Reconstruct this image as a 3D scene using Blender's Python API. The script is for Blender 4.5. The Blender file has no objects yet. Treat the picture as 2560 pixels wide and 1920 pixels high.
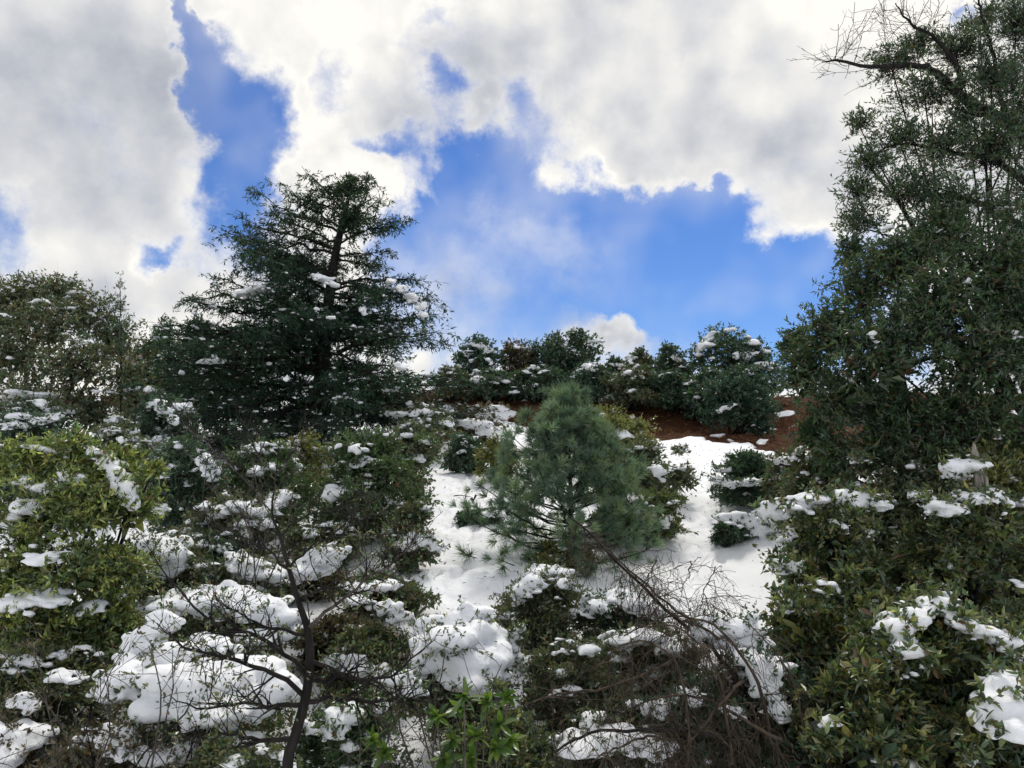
import bpy, math
import numpy as np
from mathutils import Vector, Matrix

# ------------------------------------------------------------------ camera, sky, sun, exposure
SC = bpy.context.scene
COL = SC.collection
rad = math.radians
HFOV, PITCH = rad(66), rad(8.4)
FPX = 1280 / math.tan(HFOV / 2)            # focal length in photo pixels
CAM = np.array((0.0, 0.0, 3.0))
FWD = np.array((0, math.cos(PITCH), math.sin(PITCH)))
UPV = np.array((0, -math.sin(PITCH), math.cos(PITCH)))
cd = bpy.data.cameras.new("camera"); cam = bpy.data.objects.new("camera", cd); COL.objects.link(cam)
cam.location = CAM; cam.rotation_euler = (math.pi / 2 + PITCH, 0, 0)
cd.sensor_width = 36; cd.lens = 18 / math.tan(HFOV / 2); cd.clip_end = 3000; cd.clip_start = 0.05
SC.camera = cam
SUN_AZ, SUN_EL = rad(16), rad(56)          # azimuth clockwise from +Y (into the picture)
SKY_STRENGTH = 0.1


def ray(px, py):
    return FWD + np.array((1.0, 0, 0)) * (px - 1280) / FPX + UPV * (960 - py) / FPX


def P(px, py, Y):                           # the point seen at a photo pixel, Y metres into the scene
    d = ray(px, py)
    return CAM + d * (Y / d[1])


def make_world():
    w = bpy.data.worlds.new("World"); SC.world = w; w.use_nodes = True
    nt = w.node_tree; N = nt.nodes; L = nt.links
    N.clear()
    def node(t, **k):
        n = N.new(t)
        for a, b in k.items(): setattr(n, a, b)
        return n
    def math_(op, a, b=None, clamp=False):
        n = node("ShaderNodeMath", operation=op, use_clamp=clamp)
        for i, v in enumerate((a, b)):
            if v is None: continue
            if isinstance(v, (int, float)): n.inputs[i].default_value = v
            else: L.new(v, n.inputs[i])
        return n.outputs[0]
    def smooth(v, a, b, lo=0.0, hi=1.0):
        n = node("ShaderNodeMapRange", interpolation_type="SMOOTHSTEP")
        L.new(v, n.inputs[0])
        for i, q in enumerate((a, b, lo, hi)): n.inputs[i + 1].default_value = q
        return n.outputs[0]
    def noise(vec, scale, detail, rough, dist=0.0, out=0):
        n = node("ShaderNodeTexNoise")
        n.inputs["Scale"].default_value = scale; n.inputs["Detail"].default_value = detail
        n.inputs["Roughness"].default_value = rough; n.inputs["Distortion"].default_value = dist
        L.new(vec, n.inputs["Vector"])
        return n.outputs[out]
    def vmath(op, a, b=None):
        n = node("ShaderNodeVectorMath", operation=op)
        for i, v in enumerate((a, b)):
            if v is None: continue
            if isinstance(v, tuple): n.inputs[i].default_value = v
            else: L.new(v, n.inputs[i])
        return n
    tc = node("ShaderNodeTexCoord")
    D = tc.outputs["Generated"]
    sep = node("ShaderNodeSeparateXYZ"); L.new(D, sep.inputs[0])
    az = math_("ARCTAN2", sep.outputs[0], sep.outputs[1])
    el = math_("ARCSINE", sep.outputs[2])
    comb = node("ShaderNodeCombineXYZ"); L.new(az, comb.inputs[0]); L.new(el, comb.inputs[1])
    # billowing displacement of the cloud outlines
    w1 = vmath("SUBTRACT", noise(D, 7.0, 3, 0.6, 0, 1), (0.5, 0.5, 0.5)).outputs[0]
    ws = vmath("SCALE", w1); ws.inputs[3].default_value = 0.17
    w2 = vmath("SUBTRACT", noise(D, 30.0, 4, 0.68, 0, 1), (0.5, 0.5, 0.5)).outputs[0]
    ws2 = vmath("SCALE", w2); ws2.inputs[3].default_value = 0.055
    wv = vmath("ADD", ws.outputs[0], ws2.outputs[0]).outputs[0]
    zero = vmath("MULTIPLY", wv, (1, 1, 0)).outputs[0]
    AE = vmath("ADD", comb.outputs[0], zero).outputs[0]
    def blob(cx, cy, rx, ry, rot, amp, soft=1.9):
        d = ray(cx, cy); d = d / np.linalg.norm(d)
        m = node("ShaderNodeMapping", vector_type="TEXTURE")
        m.inputs["Location"].default_value = (math.atan2(d[0], d[1]), math.asin(d[2]), 0)
        m.inputs["Rotation"].default_value = (0, 0, rad(-rot))
        m.inputs["Scale"].default_value = (rx / FPX, ry / FPX, 1)
        L.new(AE, m.inputs[0])
        ln = vmath("LENGTH", m.outputs[0]).outputs["Value"]
        return smooth(ln, 0.15, soft, amp, 0.0)
    gaps = [  # openings of blue between the clouds (photo px of the same directions)
        (605, 430, 85, 200, -6, 1.4), (545, 250, 40, 100, -20, .8), (478, 60, 30, 100, -10, .75),
        (1040, 480, 100, 60, 0, .9), (1270, 450, 170, 90, 15, 1.2), (1330, 300, 85, 65, 30, 1.05), (1190, 400, 110, 70, 0, .8), (700, 275, 50, 60, 0, .7), (830, 180, 40, 80, 0, .5), (950, 375, 70, 36, 0, .75), (1100, 215, 65, 60, 20, .95), (1150, 740, 200, 150, 0, 1.15), (1010, 90, 40, 50, 0, .4),
        (1480, 590, 260, 110, 12, 1.35), (1720, 660, 230, 120, 10, 1.4), (1900, 730, 260, 90, 0, 1.4), (1620, 760, 300, 80, 0, 1.2),
        (1120, 600, 150, 110, 0, 1.2), (410, 608, 50, 26, 0, .85), (-10, 600, 70, 50, 0, .7), 
        (1085, 25, 50, 26, 0, .55), (2420, 20, 60, 40, 0, .6), (-30, 700, 130, 60, 0, .45), (2000, 880, 500, 80, 0, 1.0), (1790,520,60,50,0,.7)]
    adds = [(1560, 870, 70, 38, 10, -1.0), (1230, 350, 70, 75, 50, -.75),
            (1100, 500, 75, 34, 20, -.8), (640, 60, 90, 120, 0, -.3), (880, 470, 130, 55, 10, -1.0), (2040, 560, 120, 60, 0, -.5), (1500, 400, 150, 60, 25, -.45)]
    g = None
    for b in gaps + adds:
        v = blob(*b)
        g = v if g is None else math_("ADD", g, v)
    # away from the openings the clouds break up at random, as in view
    rnd = noise(D, 1.9, 1, 0.55)
    front = smooth(sep.outputs[1], 0.35, 0.75, 1.0, 0.0)
    rnd = math_("MULTIPLY", smooth(rnd, 0.5, 0.66, 0.0, 1.1), front)
    g = math_("ADD", g, rnd)
    fine = noise(D, 11.0, 6, 0.66)
    gw = math_("ADD", g, math_("MULTIPLY", math_("SUBTRACT", fine, 0.5), 1.8))
    sf = smooth(noise(D, 3.1, 2, 0.5), 0.34, 0.54)
    sharp = smooth(gw, 0.28, 0.72); soft_ = smooth(gw, 0.0, 1.15)
    blue = math_("ADD", math_("MULTIPLY", sharp, math_("SUBTRACT", 1.0, sf)), math_("MULTIPLY", soft_, sf))     # 1 = clear sky
    veil = math_("ADD", math_("ADD", blob(1110, 800, 130, 130, 20, .75), blob(1370, 640, 170, 75, 35, .42)), blob(1230, 560, 120, 60, -40, .25))
    veil = math_("MULTIPLY", veil, smooth(fine, 0.30, 0.62, .35, 1.0), True)
    thin = math_("MULTIPLY", smooth(noise(D, 5.0, 3, 0.6), 0.42, 0.75), 0.30)   # thin veil over the blue
    clear = math_("MULTIPLY", math_("MULTIPLY", blue, math_("SUBTRACT", 1.0, thin)), math_("SUBTRACT", 1.0, math_("MULTIPLY", veil, .8)))
    cover = math_("SUBTRACT", 1.0, clear)
    # brightness of the cloud: lit thin rims, grey thick middles, billows
    rim = smooth(g, -0.25, 0.5, 0.0, 1.0)
    big = smooth(noise(D, 4.2, 3, 0.55), 0.36, 0.64)
    off = vmath("ADD", D, (0.035, -0.01, 0.06)).outputs[0]
    relief = math_("SUBTRACT", noise(D, 4.2, 6, 0.6), noise(off, 4.2, 6, 0.6))
    br = math_("ADD", math_("MULTIPLY", rim, 0.30), math_("MULTIPLY", big, 0.42))
    br = math_("ADD", br, math_("MULTIPLY", relief, 1.2))
    br = math_("SUBTRACT", math_("ADD", br, 0.42), math_("MULTIPLY", veil, .22))
    ramp = node("ShaderNodeValToRGB")
    L.new(br, ramp.inputs[0])
    e = ramp.color_ramp.elements
    e[0].position = 0.25; e[0].color = (0.45, 0.48, 0.55, 1)
    e[1].position = 1.05 if False else 1.0; e[1].color = (1.08, 1.05, 0.98, 1)
    m = e.new(0.62); m.color = (0.76, 0.765, 0.78, 1)
    cs = node("ShaderNodeVectorMath", operation="SCALE"); L.new(ramp.outputs[0], cs.inputs[0]); cs.inputs[3].default_value = 5.5
    sky = node("ShaderNodeTexSky", sky_type="NISHITA", sun_disc=False)
    sky.sun_elevation = SUN_EL; sky.sun_rotation = SUN_AZ
    sky.altitude = 900; sky.air_density = 1.0; sky.dust_density = 0.3; sky.ozone_density = 3.0
    hs = node("ShaderNodeHueSaturation"); hs.inputs["Saturation"].default_value = 1.28; hs.inputs["Value"].default_value = 0.66; hs.inputs["Hue"].default_value = 0.512
    L.new(sky.outputs[0], hs.inputs["Color"])
    mix = node("ShaderNodeMix", data_type="RGBA")
    L.new(cover, mix.inputs[0]); L.new(hs.outputs[0], mix.inputs[6]); L.new(cs.outputs[0], mix.inputs[7])
    bg = node("ShaderNodeBackground"); bg.inputs[1].default_value = SKY_STRENGTH
    L.new(mix.outputs[2], bg.inputs[0])
    w.cycles.sampling_method = "NONE"
    out = node("ShaderNodeOutputWorld"); L.new(bg.outputs[0], out.inputs[0])


make_world()
sl = bpy.data.lights.new("sun", "SUN"); sl.energy = 1.15; sl.angle = rad(10); sl.color = (1.0, 0.95, 0.87)
sun = bpy.data.objects.new("sun", sl); COL.objects.link(sun)
sd = Vector((math.sin(SUN_AZ) * math.cos(SUN_EL), math.cos(SUN_AZ) * math.cos(SUN_EL), math.sin(SUN_EL)))
sun.rotation_euler = sd.to_track_quat("Z", "Y").to_euler()
SC.view_settings.view_transform = "Standard"; SC.view_settings.look = "None"
SC.view_settings.gamma = 1; SC.view_settings.exposure = 0.82; SC.view_settings.use_curve_mapping = False
SC.cycles.max_bounces = 4; SC.cycles.diffuse_bounces = 3; SC.cycles.transmission_bounces = 3

# ------------------------------------------------------------------ numeric helpers
def rng_(s): return np.random.default_rng(s)
def unit(v): return v / np.maximum(np.linalg.norm(v, axis=-1, keepdims=True), 1e-9)
def sph(r, n): return unit(r.normal(size=(n, 3)))


def vnoise(p, seed=0):
    i = np.floor(p).astype(np.int64); f = p - i; f = f * f * (3 - 2 * f)
    def h(a, b, c):
        n = (a * 73856093) ^ (b * 19349663) ^ (c * 83492791) ^ (seed * 2654435761)
        n = (n ^ (n >> 13)) * 1274126177 & 0x7fffffff
        n = (n ^ (n >> 16)) & 0xffff
        return n / 32767.5 - 1
    x, y, z = i[..., 0], i[..., 1], i[..., 2]; u, v, w = f[..., 0], f[..., 1], f[..., 2]
    r = 0
    for a in (0, 1):
        for b in (0, 1):
            for c in (0, 1):
                r = r + h(x + a, y + b, z + c) * (u if a else 1 - u) * (v if b else 1 - v) * (w if c else 1 - w)
    return r


def fbm(p, octv=4, seed=0):
    r = 0; a = 1; 
    for k in range(octv):
        r = r + a * vnoise(p * 2.03 ** k + 17.3 * k, seed + k); a *= 0.5
    return r / 1.9


def mesh_of(name, V, F, smooth=False, tint=None):
    """F: list of (m,k) index arrays"""
    me = bpy.data.meshes.new(name)
    V = np.ascontiguousarray(V, dtype=np.float32)
    F = [np.asarray(f, dtype=np.int32) for f in (F if isinstance(F, list) else [F]) if len(f)]
    me.vertices.add(len(V)); me.vertices.foreach_set("co", V.ravel())
    tot = np.concatenate([np.full(len(f), f.shape[1], np.int32) for f in F])
    idx = np.concatenate([f.ravel() for f in F])
    me.loops.add(len(idx)); me.loops.foreach_set("vertex_index", idx)
    me.polygons.add(len(tot))
    me.polygons.foreach_set("loop_start", np.concatenate(([0], np.cumsum(tot)[:-1])).astype(np.int32))
    me.polygons.foreach_set("loop_total", tot)
    me.polygons.foreach_set("use_smooth", np.full(len(tot), smooth))
    if tint is not None:
        at = me.attributes.new("tint", "FLOAT_COLOR", "POINT")
        c = np.ones((len(V), 4), np.float32); c[:, :3] = tint
        at.data.foreach_set("color", c.ravel())
    me.update(calc_edges=True)
    return me


def link(name, me, mat, parent=None, loc=None):
    o = bpy.data.objects.new(name, me); COL.objects.link(o)
    if me is not None and mat is not None and not me.materials: me.materials.append(mat)
    if parent is not None: o.parent = parent
    if loc is not None: o.location = loc
    return o


def empty(name, loc, label, cat, group=None):
    o = bpy.data.objects.new(name, None); COL.objects.link(o); o.location = loc; o.empty_display_size = 0.2
    o["label"] = label; o["category"] = cat
    if group: o["group"] = group
    return o


class Geo:
    def __init__(s): s.V = []; s.F = {}; s.T = []; s.n = 0
    def add(s, V, F, tint=None):
        for f in (F if isinstance(F, list) else [F]):
            if len(f): s.F.setdefault(f.shape[1], []).append(f + s.n)
        s.V.append(V); s.n += len(V)
        if tint is not None: s.T.append(np.broadcast_to(tint, (len(V), 3)))
    def build(s, name, mat, parent, origin, smooth=False, stuff=False):
        if not s.n: return None
        me = mesh_of(name, np.concatenate(s.V) - origin, [np.concatenate(f) for f in s.F.values()], smooth,
                     np.concatenate(s.T) if s.T else None)
        o = link(name, me, mat, parent)
        if stuff: o["kind"] = "stuff"
        return o


def tubes(Pt, R, sides=3):
    """Pt (N,K,3), R (N,K) -> verts, quads"""
    Nn, K, _ = Pt.shape
    T = unit(np.gradient(Pt, axis=1))
    ref = np.where(np.abs(unit(Pt[:, -1] - Pt[:, 0])[:, 2:3]) > 0.8, np.array([[1.0, 0.2, 0]]), np.array([[0.1, 0.2, 1.0]]))
    A = unit(np.cross(T, ref[:, None, :])); B = np.cross(T, A)
    ang = np.arange(sides) * 2 * math.pi / sides
    V = Pt[:, :, None, :] + R[:, :, None, None] * (A[:, :, None, :] * np.cos(ang)[None, None, :, None] + B[:, :, None, :] * np.sin(ang)[None, None, :, None])
    idx = np.arange(Nn * K * sides).reshape(Nn, K, sides)
    a = idx[:, :-1, :]; b = np.roll(a, -1, axis=2); c = idx[:, 1:, :]; d = np.roll(c, -1, axis=2)
    return V.reshape(-1, 3), np.stack((a, b, d, c), -1).reshape(-1, 4)


def cones(A, B, R, mid=None):
    """pointed three-sided twigs from A to B; mid: an optional bend"""
    n = len(A); T = unit(B - A); ref = np.where(np.abs(T[:, 2:3]) > .8, np.array([[1.0, .2, 0]]), np.array([[.1, .2, 1.0]]))
    S = unit(np.cross(T, ref)); U = np.cross(T, S); R = np.broadcast_to(R, (n,))[:, None]
    def ring(c, f): return [c + f * R * (S * math.cos(a) + U * math.sin(a)) for a in (0, 2.094, 4.189)]
    if mid is None:
        V = np.stack(ring(A, 1) + [B], 1).reshape(-1, 3); k = np.arange(n)[:, None] * 4
        return V, np.concatenate([k + [[i, (i + 1) % 3, 3]] for i in range(3)])
    V = np.stack(ring(A, 1) + ring(mid, .75) + [B], 1).reshape(-1, 3); k = np.arange(n)[:, None] * 7
    return V, [np.concatenate([k + [[i, (i + 1) % 3, 3 + (i + 1) % 3, 3 + i]] for i in range(3)]), np.concatenate([k + [[3 + i, 3 + (i + 1) % 3, 6]] for i in range(3)])]


def bez(a, b, c, K):
    t = np.linspace(0, 1, K)[None, :, None]
    return (1 - t) ** 2 * a[:, None] + 2 * t * (1 - t) * b[:, None] + t * t * c[:, None]


def resample(pts, K):
    pts = np.asarray(pts, float)
    # Catmull-Rom through the given points
    q = np.vstack((2 * pts[0] - pts[1], pts, 2 * pts[-1] - pts[-2])); out = []
    n = len(pts) - 1
    for s in np.linspace(0, n, K):
        i = min(int(s), n - 1); t = s - i; p0, p1, p2, p3 = q[i:i + 4]
        out.append(0.5 * (2 * p1 + (p2 - p0) * t + (2 * p0 - 5 * p1 + 4 * p2 - p3) * t * t + (3 * p1 - p0 - 3 * p2 + p3) * t ** 3))
    return np.array(out)


def sprout(Pt, R, n, length, spread, up, r, t0=0.2, K=5, curl=0.25, droop=0.0, rs=0.6, rmin=0.0015):
    """n side branches growing off the polylines Pt"""
    N0, K0, _ = Pt.shape
    ln = np.linalg.norm(np.diff(Pt, axis=1), axis=2).sum(1)
    pi = r.choice(N0, n, p=ln / ln.sum()); t = t0 + (1 - t0) * r.random(n)
    s = t * (K0 - 1); i = np.minimum(s.astype(int), K0 - 2); f = (s - i)[:, None]
    st = Pt[pi, i] * (1 - f) + Pt[pi, i + 1] * f
    rr = R[pi, i] * (1 - f[:, 0]) + R[pi, i + 1] * f[:, 0]
    tg = unit(Pt[pi, i + 1] - Pt[pi, i])
    d = unit(tg * (1 - spread) + sph(r, n) * spread * 1.3 + np.array((0, 0, up)))
    L = length * (0.5 + r.random(n)) * (1.15 - 0.5 * t)
    u = np.linspace(0, 1, K)[None, :, None]
    cv = sph(r, n) * curl + np.array((0, 0, -droop))
    pts = st[:, None] + L[:, None, None] * (d[:, None] * u + cv[:, None] * u * u) + r.normal(size=(n, K, 3)) * (0.03 * L)[:, None, None] * u
    r0 = np.maximum(rr * rs, rmin)
    rad_ = r0[:, None] * (1 - 0.75 * u[None, 0, :, 0] if False else (1 - 0.75 * u[0, :, 0])[None])
    return pts, np.maximum(rad_, rmin * 0.8)


def leaf_frames(p, d, r, upb=0.6):
    n = unit(sph(r, len(p)) + np.array((0, 0, upb)))
    s = unit(np.cross(d, n)); n = np.cross(s, d)
    return s, n


def leaves_geo(p, d, s, n, ln, wd, oval=True, fold=0.18, bend=0.12):
    ln = ln[:, None]; wd = wd[:, None]; m = len(p)
    if oval:
        base = p; tip = p + d * ln - n * ln * bend
        L1 = p + d * ln * .32 + s * wd * .46 + n * wd * fold; L2 = p + d * ln * .70 + s * wd * .38 + n * wd * (fold - .1)
        R1 = p + d * ln * .32 - s * wd * .46 + n * wd * fold; R2 = p + d * ln * .70 - s * wd * .38 + n * wd * (fold - .1)
        V = np.stack((base, L1, L2, tip, R2, R1), 1).reshape(-1, 3)
        k = np.arange(m)[:, None] * 6
        return V, np.concatenate((k + np.array([[0, 3, 2, 1]]), k + np.array([[0, 5, 4, 3]])), 0), 6
    V = np.stack((p, p + d * ln * .45 + s * wd * .5 + n * wd * fold, p + d * ln - n * ln * bend, p + d * ln * .45 - s * wd * .5 + n * wd * fold), 1).reshape(-1, 3)
    k = np.arange(m)[:, None] * 4
    return V, np.concatenate((k + np.array([[0, 2, 1]]), k + np.array([[0, 3, 2]])), 0), 4


def surface_nets(Fv, org, h):
    nx, ny, nz = Fv.shape
    ins = Fv < 0
    cs = (slice(0, -1), slice(1, None))
    acc = np.zeros((nx - 1, ny - 1, nz - 1, 3)); cnt = np.zeros((nx - 1, ny - 1, nz - 1))
    def cor(A, o): return A[cs[o[0]], cs[o[1]], cs[o[2]]]
    for ax in range(3):
        for b in (0, 1):
            for c in (0, 1):
                o0 = [0, 0, 0]; o0[(ax + 1) % 3] = b; o0[(ax + 2) % 3] = c; o1 = list(o0); o1[ax] = 1
                f0, f1 = cor(Fv, o0), cor(Fv, o1); m = (f0 < 0) != (f1 < 0)
                t = np.where(m, f0 / np.where(m, f0 - f1, 1), 0)
                for q in range(3):
                    acc[..., q] += np.where(m, o0[q] + (t if q == ax else 0), 0)
                cnt += m
    act = cnt > 0
    vid = np.full(act.shape, -1, np.int64); vid[act] = np.arange(act.sum())
    ijk = np.argwhere(act)
    V = org + (ijk + acc[act] / cnt[act][:, None]) * h
    quads = []
    for ax in range(3):
        b, c = (ax + 1) % 3, (ax + 2) % 3
        s0 = [slice(None)] * 3; s1 = [slice(None)] * 3
        s0[ax] = slice(0, -1); s1[ax] = slice(1, None)
        ch = ins[tuple(s0)] != ins[tuple(s1)]
        e = np.argwhere(ch)
        e = e[(e[:, b] > 0) & (e[:, c] > 0) & (e[:, b] < Fv.shape[b] - 1) & (e[:, c] < Fv.shape[c] - 1)]
        def g(db, dc):
            k = e.copy(); k[:, b] += db; k[:, c] += dc
            return vid[k[:, 0], k[:, 1], k[:, 2]]
        q = np.stack((g(-1, -1), g(0, -1), g(0, 0), g(-1, 0)), 1)
        fl = ~ins[e[:, 0], e[:, 1], e[:, 2]]
        q[fl] = q[fl][:, ::-1]
        quads.append(q)
    return V, np.concatenate(quads)


def snow_mesh(C, Rr, seed, h, k=0.30, rough=0.35):
    """union of many small flattened lumps, as snow settled on single twigs and leaves; lumpy relief"""
    C = np.asarray(C, float); Rr = np.asarray(Rr, float)
    rm = np.median(Rr[:, 0]); kk = k * rm
    lo = (C - Rr * 1.5).min(0) - 2 * h; hi = (C + Rr * 1.5).max(0) + 2 * h
    dims = np.ceil((hi - lo) / h).astype(int) + 3
    ax = [lo[q] + np.arange(dims[q]) * h for q in range(3)]
    tot = np.zeros(dims)
    for c, q in zip(C, Rr):
        m = q * 1.25 + 2.2 * kk + h
        a = np.maximum(((c - m - lo) / h).astype(int), 0); b = np.minimum(((c + m - lo) / h).astype(int) + 2, dims)
        e = [((ax[w][a[w]:b[w]] - c[w]) / q[w]) for w in range(3)]
        e[2] = np.where(e[2] < 0, e[2] * 1.6, e[2])
        dd = (np.sqrt(e[0][:, None, None] ** 2 + e[1][None, :, None] ** 2 + e[2][None, None, :] ** 2) - 1) * min(q[0], q[2] * 1.3)
        tot[a[0]:b[0], a[1]:b[1], a[2]:b[2]] += np.exp(-np.clip(dd / kk, -30, 30))
    sdf = -kk * np.log(np.maximum(tot, 1e-3))
    band = np.abs(sdf) < 2.2 * h + rough * rm + .22 * Rr[:, 2].max()
    ii = np.argwhere(band); g = lo + ii * h
    rb = Rr[:, 2].max(); sdf[band] += rough * rm * fbm(g / (rm * 1.3), 3, seed) + .22 * rb * fbm(g / (rb * 1.1), 2, seed + 5)
    sdf[[0, -1]] = 1; sdf[:, [0, -1]] = 1; sdf[:, :, [0, -1]] = 1
    return surface_nets(sdf, lo, h)


# ------------------------------------------------------------------ materials
def mat(name):
    m = bpy.data.materials.new(name); m.use_nodes = True; nt = m.node_tree; nt.nodes.clear()
    return m, nt, nt.nodes.new("ShaderNodeOutputMaterial")


def foliage_mat(name, obj=False, rough=0.32, trans=0.28, spec=0.75):
    m, nt, out = mat(name); L = nt.links
    if obj: src = nt.nodes.new("ShaderNodeObjectInfo").outputs["Color"]
    else:
        a = nt.nodes.new("ShaderNodeAttribute"); a.attribute_name = "tint"; src = a.outputs["Color"]
    p = nt.nodes.new("ShaderNodeBsdfPrincipled"); p.inputs["Roughness"].default_value = rough
    p.inputs["Specular IOR Level"].default_value = spec
    L.new(src, p.inputs["Base Color"])
    t = nt.nodes.new("ShaderNodeBsdfTranslucent")
    v = nt.nodes.new("ShaderNodeVectorMath"); v.operation = "MULTIPLY"; v.inputs[1].default_value = (1.5, 1.7, 0.7)
    L.new(src, v.inputs[0]); L.new(v.outputs[0], t.inputs["Color"])
    x = nt.nodes.new("ShaderNodeMixShader"); x.inputs[0].default_value = trans
    L.new(p.outputs[0], x.inputs[1]); L.new(t.outputs[0], x.inputs[2]); L.new(x.outputs[0], out.inputs[0])
    return m


def bark_mat(name, c1, c2, scale=18):
    m, nt, out = mat(name); L = nt.links
    tc = nt.nodes.new("ShaderNodeTexCoord")
    mp = nt.nodes.new("ShaderNodeMapping"); mp.inputs["Scale"].default_value = (1, 1, 0.25); L.new(tc.outputs["Object"], mp.inputs[0])
    n = nt.nodes.new("ShaderNodeTexNoise"); n.inputs["Scale"].default_value = scale; n.inputs["Detail"].default_value = 6; L.new(mp.outputs[0], n.inputs["Vector"])
    r = nt.nodes.new("ShaderNodeValToRGB"); r.color_ramp.elements[0].position = .35; r.color_ramp.elements[1].position = .68
    r.color_ramp.elements[0].color = (*c1, 1); r.color_ramp.elements[1].color = (*c2, 1); L.new(n.outputs[0], r.inputs[0])
    p = nt.nodes.new("ShaderNodeBsdfPrincipled"); p.inputs["Roughness"].default_value = .85; p.inputs["Specular IOR Level"].default_value = .2
    b = nt.nodes.new("ShaderNodeBump"); b.inputs["Strength"].default_value = .6; b.inputs["Distance"].default_value = .01; L.new(n.outputs[0], b.inputs["Height"])
    L.new(r.outputs[0], p.inputs["Base Color"]); L.new(b.outputs[0], p.inputs["Normal"]); L.new(p.outputs[0], out.inputs[0])
    return m


def snow_nodes(nt, L):
    tc = nt.nodes.new("ShaderNodeNewGeometry")
    n = nt.nodes.new("ShaderNodeTexNoise"); n.inputs["Scale"].default_value = 9; n.inputs["Detail"].default_value = 8; n.inputs["Roughness"].default_value = .65
    L.new(tc.outputs["Position"], n.inputs["Vector"])
    b = nt.nodes.new("ShaderNodeBump"); b.inputs["Strength"].default_value = .55; b.inputs["Distance"].default_value = .05; L.new(n.outputs[0], b.inputs["Height"])
    p = nt.nodes.new("ShaderNodeBsdfPrincipled"); p.inputs["Base Color"].default_value = (.93, .945, .97, 1); p.inputs["Roughness"].default_value = .6
    p.inputs["Specular IOR Level"].default_value = .25
    L.new(b.outputs[0], p.inputs["Normal"])
    return p, tc


def snow_mat():
    m, nt, out = mat("snow"); L = nt.links
    p, _ = snow_nodes(nt, L); L.new(p.outputs[0], out.inputs[0])
    return m


def ground_mat():
    m, nt, out = mat("hillside_ground"); L = nt.links
    p, tc = snow_nodes(nt, L)
    a = nt.nodes.new("ShaderNodeAttribute"); a.attribute_name = "tint"
    n = nt.nodes.new("ShaderNodeTexNoise"); n.inputs["Scale"].default_value = 5; n.inputs["Detail"].default_value = 12; n.inputs["Roughness"].default_value = .82
    L.new(tc.outputs["Position"], n.inputs["Vector"])
    r = nt.nodes.new("ShaderNodeValToRGB"); e = r.color_ramp.elements
    e[0].position = .3; e[0].color = (.03, .016, .010, 1); e[1].position = .68; e[1].color = (.28, .135, .07, 1)
    x = e.new(.52); x.color = (.10, .043, .023, 1)
    L.new(n.outputs[0], r.inputs[0])
    s = nt.nodes.new("ShaderNodeBsdfPrincipled"); s.inputs["Roughness"].default_value = .95; s.inputs["Specular IOR Level"].default_value = .1
    b = nt.nodes.new("ShaderNodeBump"); b.inputs["Strength"].default_value = 1; b.inputs["Distance"].default_value = .15; L.new(n.outputs[0], b.inputs["Height"]); L.new(b.outputs[0], s.inputs["Normal"])
    L.new(r.outputs[0], s.inputs["Base Color"])
    mr = nt.nodes.new("ShaderNodeMapRange"); mr.inputs[1].default_value = .42; mr.inputs[2].default_value = .58; L.new(a.outputs["Fac"], mr.inputs[0])
    k = nt.nodes.new("ShaderNodeMixShader"); L.new(mr.outputs[0], k.inputs[0]); L.new(p.outputs[0], k.inputs[1]); L.new(s.outputs[0], k.inputs[2]); L.new(k.outputs[0], out.inputs[0])
    return m


M_LEAF = foliage_mat("leaf_tissue"); M_LEAFO = foliage_mat("leaf_blade", obj=True)
M_NEEDLE = foliage_mat("needle_tissue", rough=.5, trans=.25, spec=.35); M_NEEDLEO = foliage_mat("needle_blade", obj=True, rough=.45, trans=.35, spec=.4)
M_BARK = bark_mat("dark_bark", (.007, .006, .0055), (.030, .026, .023))
M_GREY = bark_mat("grey_twig_bark", (.03, .026, .022), (.12, .105, .088))
M_RED = bark_mat("reddish_bark", (.03, .014, .009), (.11, .05, .03))
M_DEAD = bark_mat("dead_wood", (.025, .018, .013), (.11, .085, .062))
M_PALE = bark_mat("weathered_wood", (.14, .12, .10), (.36, .33, .29), 30)
M_SNOW = snow_mat()

# ------------------------------------------------------------------ the hillside
_PY = np.array([-400, 1.8, 3.2, 4.5, 6, 8, 11, 14, 18, 22, 26, 27.5, 29.5, 31.5, 34, 60, 400], float)
_PZ = np.array([-1.65, -1.65, -2.6, -3.1, -2.9, -2.25, -1.25, -.55, .34, 1.24, 2.13, 2.6, 3.7, 4.2, 4.0, -1, -30], float)
_ty = np.linspace(-5, 60, 2601); _tz = np.interp(_ty, _PY, _PZ)
_tz = np.convolve(np.pad(_tz, 20, mode="edge"), np.ones(41) / 41, "valid")


def G(x, y):
    x = np.asarray(x, float); y = np.asarray(y, float)
    z = np.where((y > -5) & (y < 60), np.interp(y, _ty, _tz), np.interp(y, _PY, _PZ)) + CAM[2]
    q = np.stack(np.broadcast_arrays(x, y, 0 * x + 0 * y), -1)
    amp = np.clip((y - 3) / 4, 0, 1)
    return z + amp * (0.16 * vnoise(q / 3.1 + 5, 3) + 0.05 * vnoise(q / 0.9, 4))


def soil_mask(x, y):
    yb = np.interp(x, [-9, -3.4, 0, 2.4, 4.0, 5.6, 7.0, 9, 14], [29, 28.3, 28, 27.0, 25.6, 24.6, 23.4, 22.6, 22.6])
    q = np.stack(np.broadcast_arrays(x, y, 0 * x), -1)
    m = (y - yb) / 0.8 + 2.4 * fbm(q / 1.3, 4, 21) + 1.3 * fbm(q / .45, 2, 25)
    patch = fbm(q / 1.1 + 31, 4, 33)
    m = np.minimum(m, (0.42 - patch) * 5)
    m = np.minimum(m, (34 - y))
    return np.clip(m + 0.5, 0, 1)


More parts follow.
